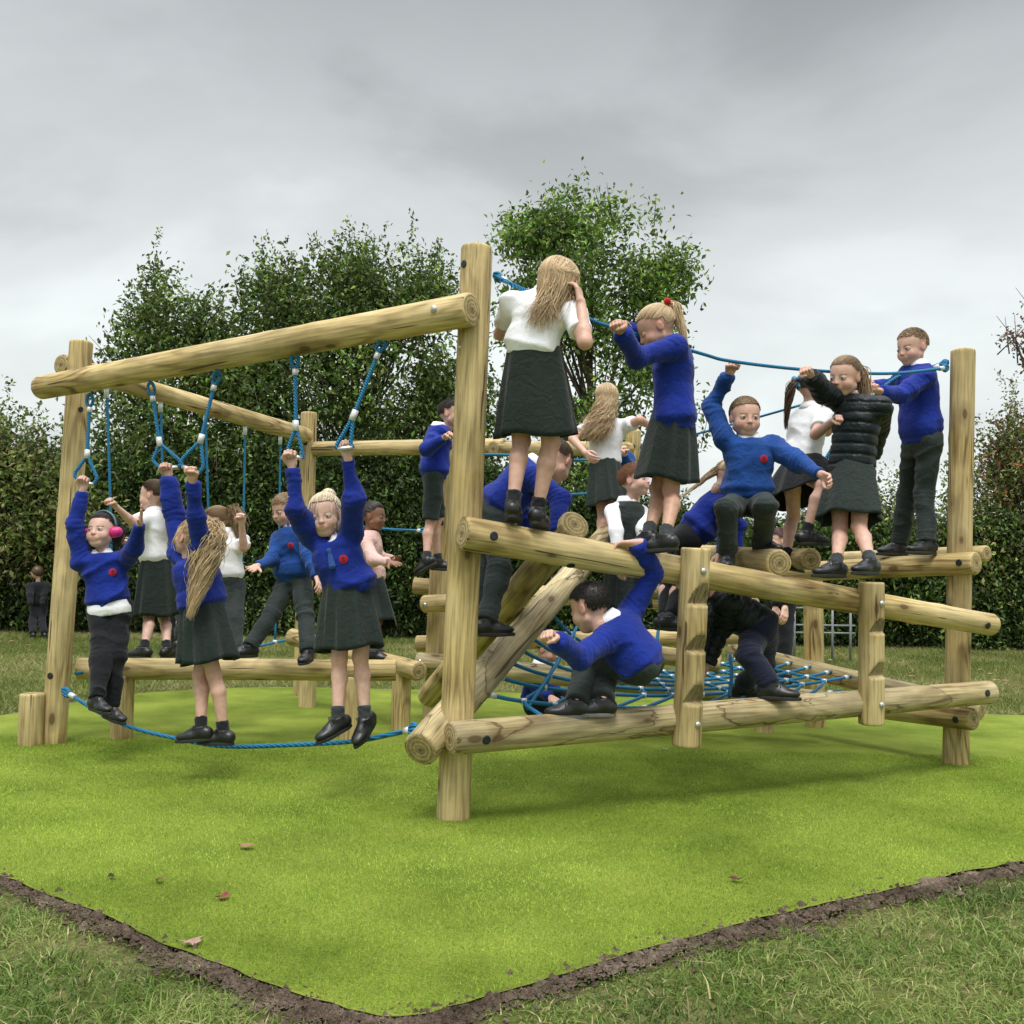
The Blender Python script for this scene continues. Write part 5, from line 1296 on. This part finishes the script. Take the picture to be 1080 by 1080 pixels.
# ------------------------------------------------------------------ grass blades
def blades(P, hgt, wid, lean, cols, mat, name, seg=2):
    n = len(P); a = rg.uniform(0, 6.28, n); d = np.stack([np.cos(a), np.sin(a), 0*a], 1); s = np.stack([-np.sin(a), np.cos(a), 0*a], 1)
    b = rg.uniform(0, 6.28, n); ld = np.stack([np.cos(b), np.sin(b), 0*b], 1)
    up = np.array([0, 0, 1.]); rows = []; ts = (0, .55, 1) if seg == 2 else (0, 1)
    for t in ts:
        c = P+up*(hgt*t*(1-.35*lean*t))[:, None]+ld*(hgt*lean*t*t)[:, None]
        ww = wid*(1-t*.75)/2
        if t < 1: rows += [c-s*ww[:, None], c+s*ww[:, None]]
        else: rows += [c]
    k = len(rows); V = np.stack(rows, 1).reshape(-1, 3); o = (np.arange(n)*k)[:, None]
    if seg == 2: F_ = [o+np.array([[0, 1, 3, 2]]), o+np.array([[2, 3, 4]])]
    else: F_ = [o+np.array([[0, 1, 2]])]
    C = np.repeat(cols, k, 0)
    return tag(put(name, mk(name, V, F_, M[mat], smooth=False, col=C)), kind='stuff')
def sample(n, x0, x1, y0, y1, fn):
    P = np.c_[rg.uniform(x0, x1, n), rg.uniform(y0, y1, n)]; k = (np.abs(P[:, 0]) < P[:, 1]*.56+.3); P = P[k]; return P[fn(P)]
def mott(P): return (1+.13*vnoise(np.c_[P[:, :2], P[:, :1]*0], 5.5, 41)+.10*vnoise(np.c_[P[:, :2], P[:, :1]*0], 1.1, 43))[:, None]
def gcol(P, n, cs, sc=2.0, seed=1):
    a = np.clip(.5+.6*vnoise(np.c_[P[:, :2], P[:, :1]*0], sc, seed)+rg.normal(0, .22, n), 0, 1)[:, None]
    c0, c1, c2 = map(np.array, cs); return np.where(a < .5, c0*(1-2*a)+c1*2*a, c1*(2-2*a)+c2*(2*a-1))
# real grass in front
P = sample(520000, -3.2, 4.6, 1.9, 5.2, lambda P: (~inside(P, pl)) & (edged(P, pl) > .11*rg.random(len(P))**2.5))
cl = vnoise(np.c_[P, P[:, :1]*0], 9, 12); P = P[rg.random(len(P)) < .55+.45*cl]
n = len(P); print('front grass', n); ed = np.clip(edged(P, pl)/.25, .35, 1)
G = gcol(P, n, ((.05, .10, .014), (.13, .22, .035), (.30, .36, .10)), 3.5, 2)
dry = rg.random(n) < .10; G[dry] = np.array([.50, .44, .22])*rg.uniform(.6, 1.1, (dry.sum(), 1))
P3 = np.c_[P, zl(P)]
blades(P3, rg.gamma(5, .0060, n)*ed*(1+.4*vnoise(np.c_[P, P[:, :1]*0], 5, 3)), rg.uniform(.003, .0062, n), rg.uniform(.4, 2.2, n), G, 'blade', 'grass')
# lawn beyond
P = sample(420000, -9, 10, 6.2, 16.5, lambda P: (~inside(P, pl)) & (edged(P, pl) > .1)); n = len(P); print('far grass', n)
G = gcol(P, n, ((.11, .15, .03), (.20, .24, .055), (.36, .33, .15)), 1.2, 4)
blades(np.c_[P, zl(P)], rg.gamma(6, .007, n), rg.uniform(.006, .012, n), rg.uniform(.2, 1.2, n), G, 'blade', 'grass_verge', 1)
# turf pile
P = sample(1000000, -3.6, 4.6, 2.2, 6.2, lambda P: inside(P, pl) & (edged(P, pl) > .012)); P = P[rg.random(len(P)) < np.clip(4.4/P[:, 1], 0, 1)**1.5]; n = len(P); print('turf', n)
G = gcol(P, n, ((.19, .31, .025), (.29, .43, .045), (.44, .60, .10)), 1.6, 6)*rg.uniform(.62, 1.25, (n, 1))*mott(P)
blades(np.c_[P, tz(P)-.002], rg.gamma(14, .0008, n), rg.uniform(.0014, .0026, n)*(.5+P[:, 1]/5), rg.uniform(.2, 1.1, n), G, 'turfb', 'turf_pile', 1)
# fallen leaves and feathers on the turf
def leafmesh(s, col, seed):
    r2 = np.random.default_rng(seed); n = 14; vs = [(0, 0, .1)]
    for i in range(n):
        a = 2*math.pi*i/n; rr = (1 if i % 2 else .62)*r2.uniform(.7, 1.1); vs.append((rr*math.cos(a)*1.3, rr*math.sin(a)*.8, .25*abs(math.cos(a))+r2.uniform(0, .25)))
    return mk('fallen_leaf', np.array(vs)*s, [np.array([(0, 1+i, 1+(i+1) % n) for i in range(n)])], M['dead'], smooth=False, col=np.tile(col, (n+1, 1)))
for i, (x, y, s, c, lb) in enumerate(((260, 896, .030, (.30, .16, .10), 'curled pale brown dead leaf on the turf, left of the centre post foot'), (235, 950, .026, (.20, .06, .05), 'reddish dead leaf on the turf towards the left front edge'),
        (776, 931, .024, (.10, .04, .03), 'dark dead leaf on the turf right of centre'), (202, 999, .030, (.34, .22, .18), 'pale dead leaf on the soil edge at the left'),
        (117, 928, .018, (.05, .04, .02), 'tiny dark leaf near the left edge of the turf'), (348, 818-30, .014, (.7, .7, .68), 'small white feather on the turf near the front girl'),
        (168, 932, .020, (.12, .09, .03), 'small brown leaf between two darker leaves on the turf'), (702, 792, .014, (.7, .7, .68), 'small white feather under the lower front beam'), (640, 683, .06, (.4, .25, .12), 'large tan leaf lying on the far lawn'))):
    g = ground(x, y); o = put('fallen_leaf', leafmesh(s, c, i), None, m4(np.array(Matrix.Rotation(i*1.3, 3, 'Z')), (g.x, g.y, .010))); tag(o, lb, 'leaf', 'dead leaves scattered on the ground')
n = 260; P = np.c_[rg.uniform(-8, 8, n), rg.uniform(8.8, 15.5, n)]; P = P[~inside(P, pl)]; a = np.sin(P[:, 0]*1.7)+rg.normal(0, .6, len(P)); P = P[a > .2]
V, T = rocks(np.c_[P, np.full(len(P), .03)], rg.uniform(.02, .05, len(P))); V[:, 2] = (V[:, 2]-.03)*.3+.03
tag(put('leaf_litter', mk('leaf_litter', V, [T], M['dead'], smooth=False, col=np.repeat(np.array([.30, .19, .10])*rg.uniform(.5, 1.2, (len(P), 1)), 5, 0))), kind='stuff')

# ------------------------------------------------------------------ trees and hedges
def leaves(Cn, n_per, spread, size, cols, droop=.3, asp=.5):
    n = len(Cn)*n_per; c = np.repeat(Cn, n_per, 0)+rg.normal(0, 1, (n, 3))*spread
    d = rg.normal(0, 1, (n, 3)); d[:, 2] -= droop; d /= np.linalg.norm(d, axis=1, keepdims=True)
    nn = rg.normal(0, 1, (n, 3)); nn[:, 2] += 1.0; s = np.cross(d, nn); s /= np.linalg.norm(s, axis=1, keepdims=True)+1e-9; up = np.cross(s, d)
    L = size*rg.uniform(.6, 1.3, n)[:, None]; W = L*asp*.5
    V = np.stack([c, c+d*L*.5+s*W+up*L*.08, c+d*L-up*L*.1, c+d*L*.5-s*W+up*L*.08], 1).reshape(-1, 3)
    Q = (np.arange(n)*4)[:, None]+np.array([[0, 1, 2, 3]])
    k = rg.integers(0, len(cols), n); cc = np.array(cols)[k]*np.exp(rg.normal(0, .28, (n, 1)))
    cc = cc*np.repeat(np.exp(rg.normal(0, .32, (len(Cn), 1))), n_per, 0)
    return V, Q, np.repeat(cc, 4, 0)
GR = [(.065, .125, .024), (.11, .19, .034), (.20, .28, .06), (.05, .09, .022)]
GRL = [(.09, .17, .028), (.15, .26, .042), (.25, .34, .065), (.06, .12, .022)]
GRY = [(.15, .18, .05), (.20, .22, .07), (.09, .12, .03), (.26, .24, .10)]
GRD = [(.03, .056, .016), (.05, .085, .02), (.075, .11, .028), (.022, .04, .013)]
def tree(lab, x, d, blobs, n_cl, n_per, size, cols, cat='tree', name='tree', trunk_r=.09, limbs=40, spread=.22, group=None, droop=.3, shell=.45, twig=0, top_spikes=0, basez=0, gaps=None):
    g = Vector((at(x, 600, d).x, d, basez)); root = empty(name, g, lab, cat, group)
    vols = np.array([b[3]*b[4]*b[5] for b in blobs]); pr = vols**.7/np.sum(vols**.7); Cs = []
    for b, p in zip(blobs, pr):
        k = max(4, int(n_cl*p)); c = np.array(at(b[0], b[1], d+b[2])); u = rg.normal(0, 1, (k, 3)); u /= np.linalg.norm(u, axis=1, keepdims=True)
        r = rg.random((k, 1))**shell; rr = np.array([b[3], b[4], b[5]])
        q = u*r*(1+.28*vnoise(u*1.0+c, 2.1, 3)[:, None]); Cs.append(c+q*rr)
    Cn = np.concatenate(Cs); Cn = Cn[Cn[:, 2] > .05]
    if gaps is not None: Cn = Cn[vnoise(Cn*np.array([1, .35, 1]), 1.35, 12)+.5*vnoise(Cn, 3.1, 14) > gaps]
    V, Q, C = leaves(Cn, n_per, spread, size, cols, droop)
    P = [(V, [Q], C)]
    if top_spikes:
        o = np.argsort(-Cn[:, 2]+rg.normal(0, .25, len(Cn)))[:top_spikes]; sp = []
        for c in Cn[o]:
            u = np.array([rg.normal(0, .25), rg.normal(0, .25), 1.]); ln = rg.uniform(.3, .8); k = int(ln*26)
            t = np.linspace(0, 1, k)[:, None]; sp.append(c+u*ln*t)
        SP = np.concatenate(sp); V, Q, C = leaves(SP, 3, .035, size*.75, cols, -.4); P.append((V, [Q], C))
    V, Fc, C = join(P); put('crown', mk('crown', V, Fc, M['leaf'], smooth=False, col=C), root)
    # trunk and limbs
    cc = Cn.mean(0); top = np.array([cc[0], cc[1], Cn[:, 2].max()*.86]); base = np.array([g.x, g.y, basez-.1])
    mid = base*.5+top*.5+np.array([rg.normal(0, .12), 0, 0]); tp = smoothpath([base, base*.72+mid*.28+rg.normal(0, .03, 3), mid, top], 7)
    V, Fc = tubes(tp, np.linspace(trunk_r, trunk_r*.15, len(tp)), 8); parts = [(V, Fc, None)]
    sel = Cn[rg.choice(len(Cn), min(limbs, len(Cn)), replace=False)]; ps = []
    for c in sel:
        t = np.clip((c[2]-basez)/(top[2]-basez)*.80-.1*rg.random(), .22, .95); s0 = tp[int(t*(len(tp)-1))]
        m1 = s0*.5+c*.5+np.array([0, 0, -.12])+rg.normal(0, .06, 3); ps.append(smoothpath([s0, m1, c], 4))
    V, Fc = tubes(np.array(ps), np.linspace(trunk_r*.24, .007, ps[0].shape[0]), 5); parts.append((V, Fc, None))
    if twig:
        k = rg.choice(len(Cn), min(twig, len(Cn)), replace=False); e = Cn[k]; u = rg.normal(0, 1, e.shape); u[:, 2] = np.abs(u[:, 2])+.6; u *= .28/np.linalg.norm(u, axis=1, keepdims=True)
        pth = np.stack([e-u, e, e+u*1.2], 1); V, Fc = tubes(pth, np.array([.009, .006, .003]), 4); parts.append((V, Fc, None))
    V, Fc, _ = join(parts); put('trunk', mk('trunk', V, Fc, M['bark']), root)
    return root
# blobs: photo x, y, depth offset, radii in metres (x, y, z)
G_ = 'trees behind the playground'
tree('tall leafy tree with an open crown directly behind the frame, the highest of all', 622, 17.5, [(585, 255, 0, .95, 1.0, .75), (650, 240, 0, 1.0, 1.0, .8), (620, 215, 0, .65, .8, .45), (690, 265, .2, .55, .7, .6), (560, 245, 0, .6, .6, .4), (610, 320, 0, 1.5, 1.3, 1.0), (690, 340, 0, .65, .8, .9), (560, 350, -.3, .9, 1, 1.1), (640, 410, 0, 1.3, 1.2, 1.0), (700, 470, 0, .6, .8, .9), (600, 490, 0, 1.3, 1.2, 1.2), (690, 300, 0, .7, .7, .5), (712, 285, 0, .3, .4, .35)], 760, 44, .115, GRL, trunk_r=.13, limbs=55, spread=.17, group=G_, twig=260, gaps=-.12, shell=.36)
tree('broad bushy tree with small leaves just left of the tallest tree', 380, 17.0, [(330, 345, 0, 1.4, 1.2, .85), (420, 335, 0, 1.3, 1.2, .9), (260, 365, 0, 1.0, 1.0, .8), (380, 300, 0, 1.2, .9, .45), (455, 320, 0, .7, .7, .5), (300, 305, 0, .6, .6, .35), (360, 420, -.3, 2.0, 1.2, 1.2), (450, 420, 0, 1.3, 1.2, 1.4), (480, 370, .2, .7, .8, 1.0), (280, 440, -.3, 1.5, 1.2, 1.2), (400, 540, -.4, 2.2, 1.1, 1.4), (480, 520, -.3, 1.2, 1, 1.5)], 1150, 52, .105, GR+[(.09, .11, .025)], trunk_r=.11, limbs=120, spread=.19, group=G_, top_spikes=90, twig=160, gaps=-.45)
tree('narrow bushy tree with upright shoots above the left end of the top beam', 185, 16.6, [(165, 350, 0, .55, .7, .75), (200, 365, 0, .8, .8, .6), (160, 315, 0, .22, .3, .45), (225, 390, 0, .9, .9, .9), (140, 405, 0, .55, .8, .8), (200, 470, -.2, 1.5, 1, 1.3), (130, 500, -.2, 1.0, 1, 1.4), (240, 540, -.3, 1.5, 1, 1.5)], 560, 50, .10, GR+GRY[:1], trunk_r=.08, limbs=70, spread=.17, group=G_, top_spikes=40, twig=80)
tree('pale bamboo-like shrub at the far left behind the left post', 35, 15.4, [(20, 505, 0, .9, .8, .6), (60, 520, 0, .8, .8, .7), (-20, 490, 0, .8, .8, .8), (30, 560, -.1, 1.2, .8, 1.0), (85, 560, 0, .7, .7, 1.1)], 420, 44, .10, GRY+GRY+GR, cat='shrub', name='shrub', trunk_r=.05, limbs=60, spread=.16, group='shrubs behind the playground', top_spikes=60, twig=120)
for i, (x, y, rx, rz, n, lab) in enumerate(((1075, 510, .75, .95, 210, 'shrub with reddish tips rising at the right edge of the picture'), (1030, 590, .9, .9, 230, 'leafy shrub just right of the right post'),
        (955, 585, .85, .75, 130, 'thin shrub seen between the two boys and the right post'), (880, 590, .75, .75, 110, 'thin shrub low behind the girl in the puffer jacket'), (800, 590, .7, .55, 90, 'thin low shrub behind the perched boy'), (740, 600, .7, .5, 100, 'low shrub behind the girl with the plait'))):
    tree(lab, x, 16.4, [(x, y, 0, rx, .8, rz), (x-12, y-rz*38, .1, rx*.5, .5, rz*.6), (x+18, y-rz*18, .1, rx*.6, .5, rz*.6)], n, 40, .085, (GRY+GR[:2]) if i else GRY+[(.22, .07, .03), (.12, .15, .04), (.12, .15, .04)], cat='shrub', name='shrub', trunk_r=.04, limbs=34, spread=.16, group='shrubs behind the playground', top_spikes=26, twig=70)
# branch of an unseen tree reaching in at the top right
tree('twigs with reddish leaves reaching in at the upper right edge', 1165, 12.5, [(1072, 352, 0, .12, .2, .12), (1092, 375, 0, .25, .3, .16), (1098, 330, 0, .25, .3, .15), (1150, 340, 0, .5, .5, .5), (1165, 420, 0, .5, .5, .6)], 120, 26, .06, [(.20, .09, .06), (.14, .07, .04), (.12, .13, .05)], trunk_r=.035, limbs=100, spread=.08, group=G_, twig=80)
# dense hedge along the back
def hedge(lab, x0, x1, d0, d1, h0, h1, n, cols, size=.085):
    P0, P1 = at(x0, 600, d0), at(x1, 600, d1); root = empty('hedge', ((P0.x+P1.x)/2, (P0.y+P1.y)/2, 0), lab, 'hedge', 'hedges behind the playground')
    t = rg.random(n); hh = (h0+(h1-h0)*t)*(1+.10*vnoise(np.c_[t*30, t*0, t*0], 1, 7)); z = hh*rg.random(n)**.85
    c = np.c_[P0.x+(P1.x-P0.x)*t, P0.y+(P1.y-P0.y)*t+.55*rg.random(n)**1.2-.05+.22*vnoise(np.c_[t*22, z*1.6, t*0], 1, 9), z]
    V, Q, C = leaves(c, 10, .09, size, cols, .5, .5)
    put('foliage', mk('foliage', V, [Q], M['leaf'], smooth=False, col=C), root)
    ps = []
    for i in range(90):
        u = (i+.5)/90; b = np.array([P0.x+(P1.x-P0.x)*u, P0.y+(P1.y-P0.y)*u+.35, -.05]); tpp = b+np.array([rg.normal(0, .12), 0, (h0+(h1-h0)*u)*.85]); ps.append(smoothpath([b, (b+tpp)/2+rg.normal(0, .05, 3), tpp], 4))
    V, Fc = tubes(np.array(ps), np.linspace(.035, .01, ps[0].shape[0]), 6); put('stems', mk('stems', V, Fc, M['bark']), root)
hedge('dense dark laurel hedge running behind the left bay', -120, 420, 15.2, 15.6, 2.6, 2.9, 9000, GRD+GR[:2])
hedge('dense dark laurel hedge behind the middle of the frame', 420, 730, 15.6, 15.7, 2.9, 2.0, 5600, GRD+GR[:2])
hedge('lower clipped laurel hedge behind the right post', 730, 1200, 15.7, 15.9, 1.75, 2.05, 7600, GRD+GR)
# green fence post and a low grey rail rack behind
b = ground(1028, 682); tpx = at(1028, 596, b.y-.2)
V, Fc = tubes(np.array([(b.x, b.y-.2, -.1), (b.x, b.y-.2, tpx.z*.5), (b.x, b.y-.2, tpx.z)]), .045, 8); fpost = empty('fence_post', (b.x, b.y-.2, 0), 'thin dark green fence post in front of the right hedge', 'post')
put('pole', mk('pole', V, Fc, M['gpole']), fpost); f = Field(); f.ell((b.x, b.y-.2, tpx.z), (.055, .055, .03), k=.01); v, q = f.mesh(.012); put('cap', mk('cap', v, [q], M['gpole']), fpost)
rk = empty('low_rail', at(870, 675, 13.2), 'low grey rail fence standing on the far lawn behind the frame', 'rail')
for y in (641, 659, 667):
    V, Fc = tubes(np.array([V3(at(836, y, 13.2)), V3(at(868, y+.5, 13.2)), V3(at(902, y+1, 13.2))]), .012, 8); put('rail', mk('rail', V, Fc, M['grey']), rk)
for x, c in ((838, 'grey'), (878, 'grey'), (897, 'trous')):
    a = V3(at(x, 636, 13.2)); b2 = a.copy(); b2[2] = -.05; V, Fc = tubes(np.array([a, (a+b2)/2, b2]), .016, 8); put('upright', mk('upright', V, Fc, M['grey']), rk)

# ------------------------------------------------------------------ sky and light
SUN_EL, SUN_AZ = R(66), R(185)
Wd = bpy.data.worlds.new('World'); S.world = Wd; Wd.use_nodes = True; nt = Wd.node_tree; nt.nodes.clear()
out = nd(nt, 'ShaderNodeOutputWorld'); bg = nd(nt, 'ShaderNodeBackground'); bg2 = nd(nt, 'ShaderNodeBackground'); ad = nd(nt, 'ShaderNodeAddShader')
sky = nt.nodes.new('ShaderNodeTexSky'); sky.sky_type = 'NISHITA'; sky.sun_disc = False; sky.sun_elevation = SUN_EL; sky.sun_rotation = SUN_AZ; sky.air_density = 1.5; sky.dust_density = 5
nt.links.new(sky.outputs[0], bg.inputs[0]); bg.inputs[1].default_value = .006
tc = nd(nt, 'ShaderNodeTexCoord'); sx = nd(nt, 'ShaderNodeSeparateXYZ'); lk(nt, tc, 'Generated', sx, 0)
zc = nd(nt, 'ShaderNodeMath', operation='MAXIMUM'); zc.inputs[1].default_value = 0; lk(nt, sx, 'Z', zc, 0)
za = nd(nt, 'ShaderNodeMath', operation='ADD'); za.inputs[1].default_value = .42; lk(nt, zc, 0, za, 0)
dx = nd(nt, 'ShaderNodeMath', operation='DIVIDE'); lk(nt, sx, 'X', dx, 0); lk(nt, za, 0, dx, 1)
dy = nd(nt, 'ShaderNodeMath', operation='DIVIDE'); lk(nt, sx, 'Y', dy, 0); lk(nt, za, 0, dy, 1)
cv = nd(nt, 'ShaderNodeCombineXYZ'); lk(nt, dx, 0, cv, 0); lk(nt, dy, 0, cv, 1)
mp = nd(nt, 'ShaderNodeMapping'); mp.inputs['Scale'].default_value = (1.3, 1.6, 1); mp.inputs['Location'].default_value = (7.3, 4.9, 0); lk(nt, cv, 0, mp, 'Vector')
n1 = nd(nt, 'ShaderNodeTexNoise', Scale=1.1, Detail=6.0, Roughness=.52, Distortion=.3); lk(nt, mp, 0, n1, 'Vector')
cr = ramp(nt, [(.35, .78), (.5, 1.02), (.62, 1.18)]); cr.color_ramp.interpolation = 'EASE'; lk(nt, n1, 'Fac', cr, 'Fac')
er = ramp(nt, [(0, (.56, .60, .60)), (.12, (.54, .575, .57)), (.22, (.50, .53, .53)), (.36, (.41, .43, .435)), (.50, (.28, .300, .303)), (.60, (.50, .52, .53)), (.75, (1.2, 1.22, 1.24)), (1, (1.7, 1.72, 1.75))]); lk(nt, zc, 0, er, 'Fac')
mc = mixc(nt, (er, 0), (cr, 0), 1.0, 'MULTIPLY'); nt.links.new(mc.outputs[2], bg2.inputs[0]); bg2.inputs[1].default_value = 1.0
nt.links.new(bg.outputs[0], ad.inputs[0]); nt.links.new(bg2.outputs[0], ad.inputs[1]); nt.links.new(ad.outputs[0], out.inputs[0])
sd = bpy.data.lights.new('sun', 'SUN'); sd.energy = 1.4; sd.angle = R(20); sd.color = (1, .97, .92); so = bpy.data.objects.new('sun', sd); COL.objects.link(so)
dr = Vector((math.sin(SUN_AZ)*math.cos(SUN_EL), math.cos(SUN_AZ)*math.cos(SUN_EL), math.sin(SUN_EL)))
so.rotation_euler = dr.to_track_quat('Z', 'Y').to_euler()
vs = S.view_settings; vs.view_transform = 'Standard'; vs.look = 'None'; vs.exposure = 0.60; vs.gamma = 1
